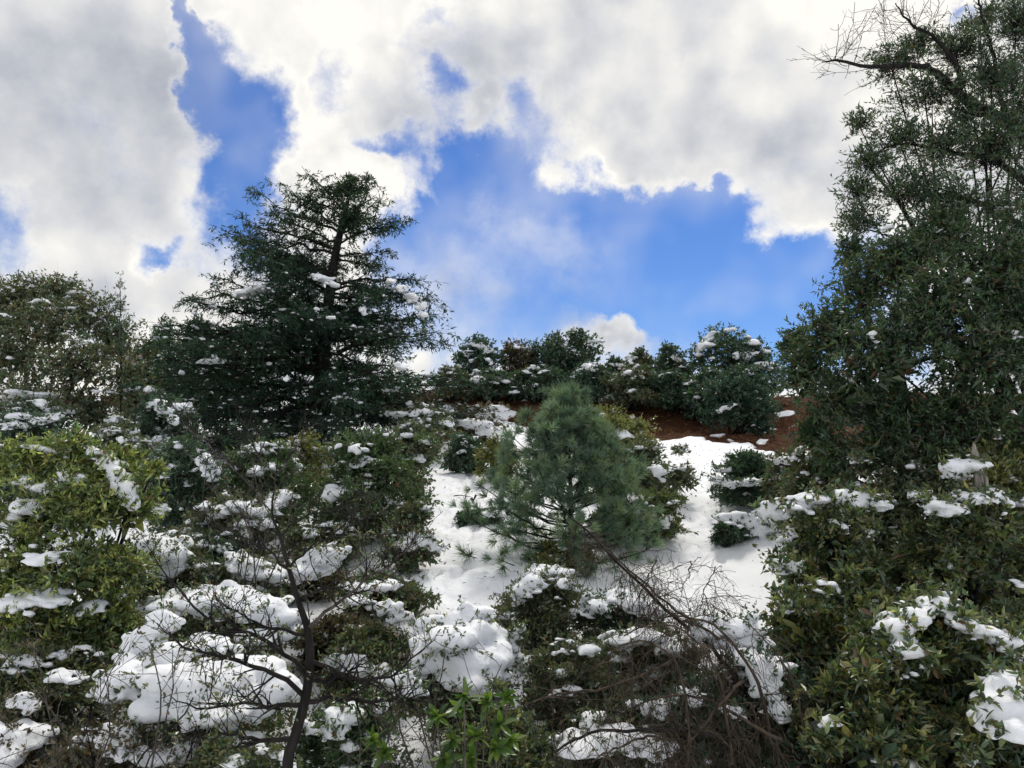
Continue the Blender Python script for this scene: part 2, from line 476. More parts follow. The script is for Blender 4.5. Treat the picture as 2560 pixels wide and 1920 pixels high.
def build_ground():
    xs = np.concatenate((-np.geomspace(400, 24, 12), np.arange(-22, -4.5, .3), np.arange(-4.5, 9.5, .12), np.arange(9.5, 22, .3), np.geomspace(24, 400, 12)))
    ys = np.concatenate((-np.geomspace(300, 4, 8), np.arange(-2, 8, .25), np.arange(8, 19, .12), np.arange(19, 33, .2), np.arange(33, 42, .5), np.geomspace(44, 600, 14)))
    X, Y = np.meshgrid(xs, ys, indexing="ij")
    Z = G(X, Y)
    s = soil_mask(X, Y); snow = 1 - s
    q = np.stack((X, Y, 0 * X), -1)
    Z = Z + 0.10 * np.clip(snow * 1.6 - .2, 0, 1) + snow * (0.045 * fbm(q / 0.55, 3, 8) + .08 * fbm(q / 1.7, 2, 12)) + s * .16 * fbm(q / .5, 3, 5)
    # trodden tracks: a shallow trough with separate footprints
    r = rng_(7)
    def track(pp, seed):
        nonlocal Z
        pts = np.array([P(a, b, c)[:2] for a, b, c in pp]); cl = resample(pts, 400)
        step = np.concatenate(([0], np.cumsum(np.linalg.norm(np.diff(cl, axis=0), axis=1))))
        tot = step[-1]; rr = rng_(seed)
        for lane in (-.22, .12):
            for k, sd_ in enumerate(np.arange(0.2, tot, .34)):
                if rr.random() < .12: continue
                i = np.searchsorted(step, sd_ + rr.normal() * .05); i = min(max(i, 1), 398)
                t = cl[i + 1] - cl[i - 1]; t = t / np.linalg.norm(t); nrm = np.array((t[1], -t[0]))
                c = cl[i] + nrm * (lane + (.09 if k % 2 else -.09) + rr.normal() * .05)
                dx, dy = X - c[0], Y - c[1]
                near = (np.abs(dx) < .5) & (np.abs(dy) < .5)
                u = (dx[near] * t[0] + dy[near] * t[1]) / .17; v = (dx[near] * nrm[0] + dy[near] * nrm[1]) / .09
                e = u * u + v * v
                Z[near] += -.13 * np.exp(-e ** 1.6) + .018 * np.exp(-(np.sqrt(e) - 1.5) ** 2 * 4)
    track([(1130, 1490, 10.6), (1140, 1400, 12.2), (1150, 1320, 14), (1150, 1260, 16), (1180, 1200, 18.3), (1230, 1160, 20)], 1)
    track([(1740, 1560, 9.7), (1760, 1440, 11.4), (1770, 1330, 13.8), (1790, 1260, 15.6), (1740, 1170, 19), (1700, 1090, 24)], 2)
    V = np.stack((X, Y, Z), -1).reshape(-1, 3)
    nx, ny = X.shape; k = np.arange(nx * ny).reshape(nx, ny)
    Fq = np.stack((k[:-1, :-1], k[1:, :-1], k[1:, 1:], k[:-1, 1:]), -1).reshape(-1, 4)
    me = mesh_of("hillside_ground", V, Fq, True, np.repeat(s.reshape(-1, 1), 3, 1))
    o = link("hillside_ground", me, ground_mat()); o["kind"] = "structure"
    o["label"] = "snow covered hillside with bare red brown soil below the ridge"


build_ground()

# ------------------------------------------------------------------ plants
PAL = {
    "dark":   [(.054, .100, .061), (.072, .130, .072), (.038, .072, .054)],
    "deep":   [(.031, .070, .055), (.044, .092, .067), (.058, .117, .070)],
    "green":  [(.070, .120, .050), (.098, .154, .060), (.048, .084, .043)],
    "olive":  [(.175, .192, .059), (.121, .139, .053), (.227, .218, .073)],
    "yellow": [(.272, .305, .083), (.148, .199, .067), (.092, .148, .064), (.334, .334, .104), (.064, .104, .055)],
    "brown":  [(.096, .073, .044), (.073, .065, .040), (.128, .089, .048), (.055, .073, .040)],
    "mixed":  [(.074, .124, .067), (.124, .136, .064), (.148, .119, .067), (.062, .103, .064)],
    "bay":    [(.048, .098, .044), (.036, .075, .040), (.074, .120, .048), (.026, .052, .034), (.085, .105, .045)],
    "fg":     [(.054, .100, .054), (.040, .076, .049), (.103, .137, .048), (.174, .192, .061), (.071, .102, .047), (.217, .192, .077), (.048, .077, .047)],
}


def tints(pal, n, r, var=.22, grp=None):
    pal = np.array(PAL[pal]); c = pal[r.integers(0, len(pal), n)]
    if grp is not None:                                  # whole sprays share a hue
        gc = pal[r.integers(0, len(pal), grp.max() + 1)][grp]; c = .4 * c + .6 * gc
    c = c * np.exp(r.normal(size=(n, 1)) * var)
    old = r.random(n) < .045; c[old] = np.array((.13, .075, .03)) * r.uniform(.5, 1.2, (old.sum(), 1))   # withered leaves
    return c


LEAF_MESHES = {}
def leaf_mesh(kind):
    if kind not in LEAF_MESHES:
        t = np.array((0, .12, .35, .62, .85, 1.0)); wv = np.array((.05, .30, .5, .46, .24, .0))
        V = []; F = []
        for i, (a, b) in enumerate(zip(t, wv)):
            z = -.12 * a * a
            V += [(-b, a, z + .10 * b), (0, a, z), (b, a, z + .10 * b)]
        for i in range(5):
            k = i * 3; F += [(k, k + 1, k + 4, k + 3), (k + 1, k + 2, k + 5, k + 4)]
        me = mesh_of("leaf", np.array(V), np.array(F), True); LEAF_MESHES[kind] = me; me.materials.append(M_LEAFO)
    return LEAF_MESHES[kind]


def leaf_objects(parent, org, p, d, s, n, ln, wd, tint):
    me = leaf_mesh("a")
    for i in range(len(p)):
        o = bpy.data.objects.new("leaf", me); COL.objects.link(o); o.parent = parent
        m = np.eye(4); m[:3, 0] = s[i] * wd[i]; m[:3, 1] = d[i] * ln[i]; m[:3, 2] = n[i] * ln[i]; m[:3, 3] = p[i] - org
        o.matrix_local = Matrix(m.tolist()); o.color = (*tint[i], 1)


ICO = None
def ico():
    global ICO
    if ICO is None:
        t = (1 + 5 ** .5) / 2
        V = unit(np.array([(-1, t, 0), (1, t, 0), (-1, -t, 0), (1, -t, 0), (0, -1, t), (0, 1, t), (0, -1, -t), (0, 1, -t), (t, 0, -1), (t, 0, 1), (-t, 0, -1), (-t, 0, 1)], float))
        Fc = np.array([(0, 11, 5), (0, 5, 1), (0, 1, 7), (0, 7, 10), (0, 10, 11), (1, 5, 9), (5, 11, 4), (11, 10, 2), (10, 7, 6), (7, 1, 8), (3, 9, 4), (3, 4, 2), (3, 2, 6), (3, 6, 8), (3, 8, 9), (4, 9, 5), (2, 4, 11), (6, 2, 10), (8, 6, 7), (9, 8, 1)])
        ICO = (V, Fc)
    return ICO


def dusting(parent, org, pos, size, r, name="snow_dusting"):
    V0, F0 = ico(); n = len(pos)
    sc = size[:, None] * np.stack((1 + .9 * r.random(n), 1 + .9 * r.random(n), .5 + .45 * r.random(n)), 1)
    V = pos[:, None] + V0[None] * sc[:, None] * (1 + .32 * r.normal(size=(n, 12, 1)))
    F = F0[None] + (np.arange(n) * 12)[:, None, None]
    o = link(name, mesh_of(name, V.reshape(-1, 3) - org, F.reshape(-1, 3), True), M_SNOW, parent); o["kind"] = "stuff"


def snow_cap(parent, org, C, R_, seed, name="snow_cap", **k):
    V, F = snow_mesh(C, R_, seed, **k)
    if not len(F): return V
    lab = np.arange(len(V)); e = np.concatenate((F[:, [0, 1]], F[:, [1, 2]], F[:, [2, 3]], F[:, [3, 0]]))
    while True:                                             # separate lumps become separate pieces
        m = np.minimum(lab[e[:, 0]], lab[e[:, 1]]); new = lab.copy(); np.minimum.at(new, e[:, 0], m); np.minimum.at(new, e[:, 1], m); new = new[new]
        if (new == lab).all(): break
        lab = new
    ids, cnt = np.unique(lab, return_counts=True); big = ids[cnt >= 90] if (cnt >= 90).any() else ids[[cnt.argmax()]]
    for c in list(big) + [None]:
        vm = (lab == c) if c is not None else ~np.isin(lab, big)
        if vm.sum() < 8: continue
        mp = np.full(len(V), -1); mp[vm] = np.arange(vm.sum()); f = mp[F[vm[F[:, 0]]]]
        o = link(name if c is not None else "snow_bits", mesh_of(name, V[vm] - org, f, True), M_SNOW, parent)
        if c is None: o["kind"] = "stuff"
    return V


def break_up(ms, r, mpp):
    """hand-placed ovals of snow (px, py, rx, rz[, Y]) -> the many small lumps that make them up"""
    out = []; sd = int(r.integers(0, 9999))
    for q in ms:
        if mpp < .0054: q = (q[0], q[1], q[2] * 1.12, q[3] * 1.14) + tuple(q[4:])   # the nearest loads lie thickest
        if q[2] * q[3] > 380: out.append((q[0], q[1] + .05 * q[3], q[2] * .72, q[3] * .7) + tuple(q[4:]))
        else: out.append((q[0], q[1], q[2] * .6, q[3] * .6) + tuple(q[4:]))
        rs = np.clip(.38 * min(q[2], q[3] * 1.3), .024 / mpp, .10 / mpp)
        n = int(np.clip(3.4 * q[2] * q[3] / rs ** 2, 8, 70)); a = r.uniform(0, 2 * math.pi, n); f = np.sqrt(r.random(n)) * 1.12
        x = q[0] + np.cos(a) * f * q[2]; y = q[1] + np.sin(a) * f * q[3]
        hole = fbm(np.stack((x / (rs * 3.2), y / (rs * 3.2), 0 * x), 1), 2, sd)
        for i in np.nonzero((hole > -.28) | (f < .45))[0]:
            k = rs * r.uniform(.6, 1.35) * (1.15 - .45 * f[i])
            out.append((x[i], y[i], k, k * r.uniform(.5, .85)) + tuple(q[4:]))
    return out


def shrub(name, label, px, top, w, Y, leaf=(.06, .028), lpt=10, twigs=500, pal="dark", lobes=9, stems=4, cat="shrub", group=None,
          snow=(), auto=0, auto_s=.5, dust=0, dust_s=.035, seed=1, dr=.85, oval=False, parts=0, base=None, shape=None, bark=None,
          upb=.5, tl=None, bare=0, lobe_r=(.34, .55), var=.22, stem_r=None, gap=0.26, tip=0.14, inner=.10, oval4=False, skirt=True):
    r = rng_(seed); bark = bark or M_BARK
    x0 = P(px, 1200, Y)[0] if base is None else P(base, 1200, Y)[0]
    zb = float(G(x0, Y)); org = np.array((x0, Y, zb))
    mpp = Y / FPX
    zt = P(px, top, Y)[2]; xc = P(px, 1200, Y)[0]
    H = max(zt - zb, .25); rx = w / 2 * mpp; ry = rx * dr; rz = H * .5; C0 = np.array((xc, Y, zb + H * .5))
    root = empty(name, org, label, cat, group)
    if shape:                                             # lobes given one by one: (px, py, rx, rz[, Y])
        LC = np.array([P(q[0], q[1], q[4] if len(q) > 4 else Y) for q in shape]); LR = np.array([(q[2] * mpp, q[2] * mpp * .9, q[3] * mpp) for q in shape])
    else:
        dv = sph(r, lobes * 6); dv = dv[dv[:, 2] > (-.8 if skirt else -.4)]
        pick = [0]
        for _ in range(lobes - 1):                         # spread the lobes apart
            dm = np.min(np.linalg.norm(dv[:, None] - dv[pick][None], axis=2), axis=1); pick.append(int(dm.argmax()))
        dv = dv[pick]
        fr = .52 + .16 * r.random(len(dv))
        k = r.uniform(*lobe_r, size=len(dv))
        dv = dv * np.where(dv[:, 2:3] < 0, np.array((1.3, 1.3, 1.35)), 1.0)
        LC = C0 + dv * fr[:, None] * np.array((rx, ry, rz)); LR = k[:, None] * np.array((rx, ry, rz)) * r.uniform(.85, 1.2, (len(dv), 3))
        LC[0] = C0 + np.array((.1 * rx * r.normal(), 0, rz * .58)); LR[0] = np.array((rx, ry, rz)) * .42
    if not shape:                                         # heart of the bush, so that it is leafy right down
        LC = np.vstack((LC, C0 + np.array((0, -.15 * ry, -.35 * rz)), C0 + np.array((0, 0, .1 * rz)))); LR = np.vstack((LR, np.array((rx, ry, rz)) * .62, np.array((rx, ry, rz)) * .6))
    nl = len(LC)
    # stems up to the lobes
    ns = min(stems, nl); order = r.permutation(nl)
    b0 = org + np.c_[r.normal(size=(ns, 2)) * min(.12 * rx, .2), np.full(ns, -.05)]
    ends = LC[order[:ns]] + r.normal(size=(ns, 3)) * .1 * LR[order[:ns]]
    mid = b0 * .5 + ends * .5 + np.c_[r.normal(size=(ns, 2)) * .15 * rx, np.full(ns, .08 * H)]
    MP = bez(b0, mid, ends, 9); sr = stem_r or max(.012, H * .013)
    MR = sr * (.7 + .6 * r.random((ns, 1))) * np.linspace(1, .35, 9)[None]
    MP[:, 1:-1] += r.normal(size=(ns, 7, 3)) * .006 * H
    for i in range(ns):
        V, F = tubes(MP[i:i + 1], MR[i:i + 1], 6); link("stem", mesh_of("stem", V - org, F, True), bark, root)
    g = Geo()
    rest = order[ns:]
    if len(rest):
        pi = r.integers(0, ns, len(rest)); ti = r.integers(2, 6, len(rest)); st = MP[pi, ti]
        en = LC[rest]; BP = bez(st, (st + en) / 2 + r.normal(size=(len(rest), 3)) * .12 * rx, en, 7)
        BR = MR[pi, ti][:, None] * .65 * np.linspace(1, .35, 7)[None]
        V, F = tubes(BP, BR, 5); g.add(V, F)
    # twigs filling the lobes
    vol = (LR.prod(1)) ** (.62); li = r.choice(nl, twigs, p=vol / vol.sum())
    dv = sph(r, twigs); dv[:, 2] = np.where(dv[:, 2] < np.where(LC[li][:, 2] < C0[2], -.8, -.45), -dv[:, 2], dv[:, 2]); dv[:, 1] = np.where(r.random(twigs) < .45, -np.abs(dv[:, 1]), dv[:, 1]); dv = unit(dv + np.array((0, 0, .12)))
    out = np.where(r.random(twigs) < .05, 1.3, 1.0) + .36 * fbm(dv * 2.4 + li[:, None] * 3.7, 3, seed) + .13 * r.normal(size=twigs)
    en = LC[li] + dv * LR[li] * out[:, None] * np.where(r.random(twigs) < tip, .6, 1)[:, None]
    ctr = LC[li] + sph(r, twigs) * LR[li] * .25
    ext = unit(en - ctr); L = tl or .38 * LR[:, 0].mean() + .1
    full = np.linalg.norm(en - ctr, axis=1); L = np.minimum(full, L * r.uniform(.7, 1.4, twigs))
    st = en - ext * L[:, None] + sph(r, twigs) * (.25 * L)[:, None]
    TP = bez(st, (st + en) / 2 + sph(r, twigs) * (.16 * L)[:, None], en, 4)
    TR = np.repeat(np.linspace(1, .45, 4)[None], twigs, 0) * max(.0022, .010 * L.mean())
    k_ = slice(None, None, 2 if Y > 14 else 1); V, F = cones(TP[k_, 0], TP[k_, 3], TR[k_, 0]); g.add(V, F)
    nb = int(twigs * .22)                                   # inner limbs joining the twigs to the lobe hearts
    V, F = cones(ctr[:nb], st[:nb] + sph(r, nb) * .02, max(.004, .016 * L.mean())); g.add(V, F)
    if bare:
        BP, BR = sprout(TP, TR, bare, L.mean() * 1.3, .45, .5, r, t0=.5, K=3); V, F = cones(BP[:, 0], BP[:, 2], BR[:, 0], BP[:, 1]); g.add(V, F)
    g.build("branches", bark, root, org, True)
    # snow by hand: masses of (px, py, rx, rz[, Y]) blobs lying on the crown
    ex = []
    poke = []
    for mi, ms in enumerate(snow):
        cc = []; rr = []
        for q in break_up(ms, r, mpp):
            if len(q) > 4: yy = q[4] + r.normal() * .06 - (q[1] - ms[0][1]) * mpp * -.5
            else:
                c = P(q[0], q[1], Y) - C0; u = (c[0] / max(rx, .01)) ** 2 + (c[2] / max(rz, .01)) ** 2
                yy = Y - ry * math.sqrt(max(0, 1 - u)) * .9
            cc.append(P(q[0], q[1], yy)); m = yy / FPX; rr.append((q[2] * m, q[2] * m * r.uniform(.8, 1.3), q[3] * m)); cc[-1][1] += r.normal() * q[2] * m * .5
        V = snow_cap(root, org, cc, rr, seed * 13 + mi, h=max(.018, .0033 * Y)); ex.append((np.array(cc), np.array(rr)))
        if len(V): poke.append(V[r.integers(0, len(V), int(14 + 15 * len(ms)))])
    for a in range(auto):
        i = r.integers(0, nl); nb_ = int(r.integers(14, 30))
        u0 = unit(np.array((r.normal() * .5, -abs(r.normal()) * .6, r.uniform(.6, 1.1)))); du = unit(u0 + r.normal(size=(nb_, 3)) * np.array((.55, .4, .3)) * auto_s)
        cc = LC[i] + LR[i] * du * r.uniform(.97, 1.08, (nb_, 1))
        q = np.clip(auto_s * LR[i][0] * .16, .018, .11) * np.exp(r.normal(size=nb_) * .35); rr = np.stack((q * r.uniform(.8, 1.5, nb_), q * r.uniform(.8, 1.4, nb_), q * r.uniform(.5, .8, nb_)), 1)
        V = snow_cap(root, org, cc, rr, seed * 17 + a, h=max(.016, .0034 * Y)); ex.append((cc, rr))
        if len(V): poke.append(V[r.integers(0, len(V), 5)])
    # leaves
    n = twigs * lpt; ti = np.repeat(np.arange(twigs), lpt); t = 1 - r.random(n) ** 1.4 * .8
    s = t * 3; i = np.minimum(s.astype(int), 2); f = (s - i)[:, None]
    p = TP[ti, i] * (1 - f) + TP[ti, i + 1] * f
    tg = unit(TP[ti, i + 1] - TP[ti, i]); d = unit(tg * .55 + sph(r, n) * .8 + np.array((0, 0, .18)))
    keep = np.ones(n, bool)
    if gap: keep &= fbm(p / (.24 * rx + .05) + seed, 2, seed) > gap - .6
    for cc, rr in ex:
        for c, q in zip(cc, rr): keep &= (np.linalg.norm((p - c) / q, axis=1) > .97)
    p, d, ti = p[keep], d[keep], ti[keep]
    if poke:                                                # shoots that stick out through the snow
        pv = np.concatenate(poke); pd = unit(sph(r, len(pv)) * .8 + np.array((0, -.3, .7))); pl = tl or L.mean(); pl = pl * r.uniform(.3, .8, len(pv))
        V, F = cones(pv - pd * pl[:, None] * .5, pv + pd * pl[:, None] * .6, max(.0025, .008 * L.mean())); g2 = Geo(); g2.add(V, F); g2.build("shoots", bark, root, org, stuff=True)
        k = 6; f = r.uniform(0, .65, (len(pv), k, 1)); p = np.concatenate((p, (pv[:, None] + pd[:, None] * pl[:, None, None] * f).reshape(-1, 3)))
        d = np.concatenate((d, unit(np.repeat(pd, k, 0) * .6 + sph(r, len(pv) * k) * .8))); ti = np.concatenate((ti, r.integers(0, twigs, len(pv) * k)))
    n0 = len(p)
    if inner:                                               # broad leaves deep inside the crown
        ni = int(n0 * inner); li2 = r.choice(nl, ni, p=vol / vol.sum()); p = np.concatenate((p, LC[li2] + sph(r, ni) * LR[li2] * r.uniform(.2, .72, (ni, 1)))); d = np.concatenate((d, sph(r, ni))); ti = np.concatenate((ti, r.integers(0, twigs, ni)))
    n = len(p)
    sd, nn = leaf_frames(p, d, r, upb)
    ln = leaf[0] * r.uniform(.45, 1.35, n); wd = leaf[1] * r.uniform(.55, 1.2, n); ln[n0:] *= 2.2; wd[n0:] *= 2.6
    tn = tints(pal, n, r, var, ti)
    if parts:
        dist = np.linalg.norm(p - CAM, axis=1); rel = p - CAM
        dep = rel @ FWD; ix = rel[:, 0] / dep * FPX + 1280; iy = 960 - (rel @ UPV) / dep * FPX
        dist = np.where((ix > 0) & (ix < 2560) & (iy > 0) & (iy < 1900), dist, 1e9)
        cand = np.argsort(dist)[:parts * 6]; pk = r.choice(cand, min(parts, len(cand)), replace=False)
        leaf_objects(root, org, p[pk], d[pk], sd[pk], nn[pk], ln[pk] * 1.1, wd[pk], tn[pk] * 1.05)
        k = np.ones(n, bool); k[pk] = False; p, d, sd, nn, ln, wd, tn = p[k], d[k], sd[k], nn[k], ln[k], wd[k], tn[k]
    V, F, m = leaves_geo(p, d, sd, nn, ln, wd * (1 if oval4 else 1.12), oval4); g = Geo(); g.add(V, F, np.repeat(tn, m, 0))
    g.build("foliage", M_LEAF, root, org, False, stuff=True)
    if dust:                                                # thin snow lying in rows along the upper twigs
        hi_ = np.argsort(-(TP[:, 3, 2] + .3 * rz * r.normal(size=twigs) - .35 * (TP[:, 3, 1] - C0[1])))[:twigs // 2]
        tw = np.repeat(r.choice(hi_, max(dust // 6, 1)), 5); f = r.random((len(tw), 1)); q = TP[tw, 1] * (1 - f) + TP[tw, 3] * f + np.array((0, 0, .014)) + r.normal(size=(len(tw), 3)) * dust_s * .4
        dusting(root, org, q, dust_s * .8 * np.exp(r.normal(size=len(tw)) * .4), r)
    return root


# --- Douglas-fir-like conifer on the left slope
def conifer():
    r = rng_(11); Y = 22.0; mpp = Y / FPX
    b = P(792, 1150, Y); b[2] = float(G(b[0], Y)); org = b.copy()
    root = empty("conifer_tree", org, "tall dark green conifer with drooping snowy boughs against the sky", "tree")
    tr = resample([b - np.array((0, 0, .2)), P(800, 1000, Y), P(815, 820, Y), P(838, 640, Y), P(866, 520, Y), P(880, 446, Y)], 24)
    R = np.interp(np.linspace(0, 1, 24), [0, .15, .6, 1], [.30, .25, .12, .015])
    V, F = tubes(tr[None], R[None], 10); link("trunk", mesh_of("trunk", V - org, F, True), M_BARK, root)
    zt, zb = tr[-1][2], tr[0][2]
    nb = 108
    hs = np.concatenate((r.integers(0, 9, 72) * .058 + .03, r.integers(0, 8, 30) * .058 + .53, r.uniform(.92, .99, 6))) + r.normal(size=nb) * .008
    az = (np.arange(nb) * 2.39996 + r.normal(size=nb) * .35)
    hand = [(.80, math.pi * 1.0, 2.75, 24), (.74, math.pi * 1.02, 2.9, 22), (.86, math.pi, 1.35, 28), (.66, math.pi * 1.05, 2.6, 18), (.58, math.pi * .97, 3.6, 14), (.53, math.pi * 1.04, 3.9, 10),
            (.62, 0.05, 2.7, 8), (.57, -.2, 3.1, 2), (.80, 0, 1.7, 10), (.72, .15, 1.6, 14), (.45, 3.2, 4.6, 8), (.42, -.1, 3.3, 4), (.35, 3.0, 5.0, 4), (.3, .1, 3.2, 0), (.9, 3.0, .8, 40), (.93, .1, .55, 45), (.96, 2.8, .4, 58), (.965, .5, .35, 60), (.98, 4.2, .3, 66), (.985, 1.5, .28, 68), (.99, 3.0, .25, 74)]
    spec = [(h, a, None, None) for h, a in zip(hs, az)] + hand
    for bi, (h, a, Lh, eh) in enumerate(spec):
        z = zb + (zt - zb) * h; c = np.array([np.interp(z, tr[:, 2], tr[:, q]) for q in range(3)])
        env = np.interp(h, [0, .1, .3, .55, .78, .92, 1], [4.2, 4.7, 4.4, 3.1, 2.1, 1.0, .25])
        side = math.cos(a)
        if Lh is None:
            Lb = env * (1.0 + (-.26 * side if side < 0 else -.12 * side)) * r.uniform(.68, 1.05)
            if h > .6 and abs(side) < .6: Lb *= .8
            e = rad(np.interp(h, [0, .4, .7, 1], [-2, 4, 16, 48]) + r.normal() * 7)
        else: Lb, e = Lh, rad(eh)
        dh = np.array((math.cos(a), math.sin(a), 0)); u = np.linspace(0, 1, 9)[:, None]
        ax = c + dh * Lb * u * math.cos(e) + np.array((0, 0, 1)) * (Lb * u * math.sin(e) - (.20 if h < .75 else .05) * Lb * u ** 2 + .10 * Lb * u ** 4)
        ax[1:] += r.normal(size=(8, 3)) * .02 * Lb
        g = Geo(); rr = np.linspace(.05, .008, 9) * (.35 + .22 * Lb)
        V, F = tubes(ax[None], rr[None], 5); lim = link("bough", mesh_of("bough", V - org, F, True), M_BARK, root)
        # flat sprays of side twigs
        n1 = int(9 + 11 * Lb) if Lb > .7 else 4; P1, R1 = sprout(ax[None], rr[None], n1, min(.30 * Lb ** .75 + .12, .5 * Lb + .02), .62, -.04, r, t0=.16, K=5, curl=.15, droop=.22, rmin=.004)
        P1[:, :, 2] = P1[:, :1, 2] + (P1[:, :, 2] - P1[:, :1, 2]) * .4
        P2, R2 = sprout(P1, R1, n1 * (4 if Lb > .7 else 2), min(.20, .14 * Lb + .05), .6, -.05, r, t0=.15, K=3, curl=.15, droop=.2, rmin=.003)
        V, F = tubes(P1, R1, 3); g.add(V, F, np.array((.02, .016, .012)))
        segs = np.concatenate((P1[:, [0, 2, 4]], P2, ax[None, [4, 6, 8]]))
        m = 5; n = len(segs) * m; si = np.repeat(np.arange(len(segs)), m); t = r.random(n) * 2; i = np.minimum(t.astype(int), 1); f = (t - i)[:, None]
        p = segs[si, i] * (1 - f) + segs[si, i + 1] * f; tg = unit(segs[si, i + 1] - segs[si, i])
        sp = sph(r, n); sp[:, 2] *= .6
        d = unit(tg * .8 + sp * .75 + np.array((0, 0, -.06))); s_, n_ = leaf_frames(p, d, r, .8)
        base = np.array([(.016, .046, .030), (.024, .062, .036), (.040, .082, .042), (.013, .034, .028)])
        tn = (.5 * base[r.integers(0, 4, n)] + .5 * base[r.integers(0, 4)]) * np.exp(r.normal(size=(n, 1)) * .25)
        if h > .62: tn = tn * np.array((1.15, .95, .8))
        V, F, k = leaves_geo(p, d, s_, n_, r.uniform(.09, .18, n), r.uniform(.024, .040, n), False, .1, .05); g.add(V, F, np.repeat(tn, k, 0))
        o = g.build("needle_spray", M_NEEDLE, lim, org); o["kind"] = "stuff"
        if r.random() < .5 and h < .6 and Lh is None and math.sin(a) < .3:
            k = r.integers(4, 8); q = ax[k] + np.array((0, -.02, .05)); s = r.uniform(.08, .2)
            cc = [q + dh * s * (j - 1) * .8 + np.array((0, 0, -.05 * s * j)) for j in range(3)]
            cc = np.repeat(cc, 7, 0) + r.normal(size=(21, 3)) * s * np.array((.45, .45, .08)); snow_cap(lim, org, cc, np.stack([(s * .26, s * .26, s * .15)] * 21) * r.uniform(.6, 1.3, (21, 1)), bi + 300, h=.05)
        if h < .5 and r.random() < .8:
            pk = r.integers(0, n, 26); dusting(lim, org, p[pk] + np.array((0, 0, .03)), .03 * np.exp(r.normal(size=26) * .4), r)
    # the thick snow loads lying on the middle boughs
    for k, ms in enumerate([[(610, 736, 30, 10), (640, 728, 34, 13), (675, 720, 34, 12), (705, 714, 22, 9)], [(790, 692, 16, 11), (812, 700, 24, 13), (832, 712, 14, 8)],
                            [(975, 706, 18, 8), (1000, 722, 24, 11), (1030, 745, 24, 12), (1055, 768, 18, 11)], [(1058, 788, 14, 10)], [(905, 775, 12, 9), (912, 786, 9, 6)],
                            [(520, 905, 30, 7), (545, 902, 20, 8)], [(995, 915, 14, 9), (1005, 922, 10, 6)]]):
        yy = [21.2, 20.2, 21.0, 20.9, 20.2, 19.8, 19.4][k]; bl = break_up(ms, r, mpp); cc = [P(q[0], q[1], yy + r.normal() * .12) for q in bl]; rr = [(q[2] * mpp * 1.1, q[2] * mpp * 1.3, q[3] * mpp * 1.1) for q in bl]
        snow_cap(root, org, cc, rr, 500 + k, h=.045)


conifer()


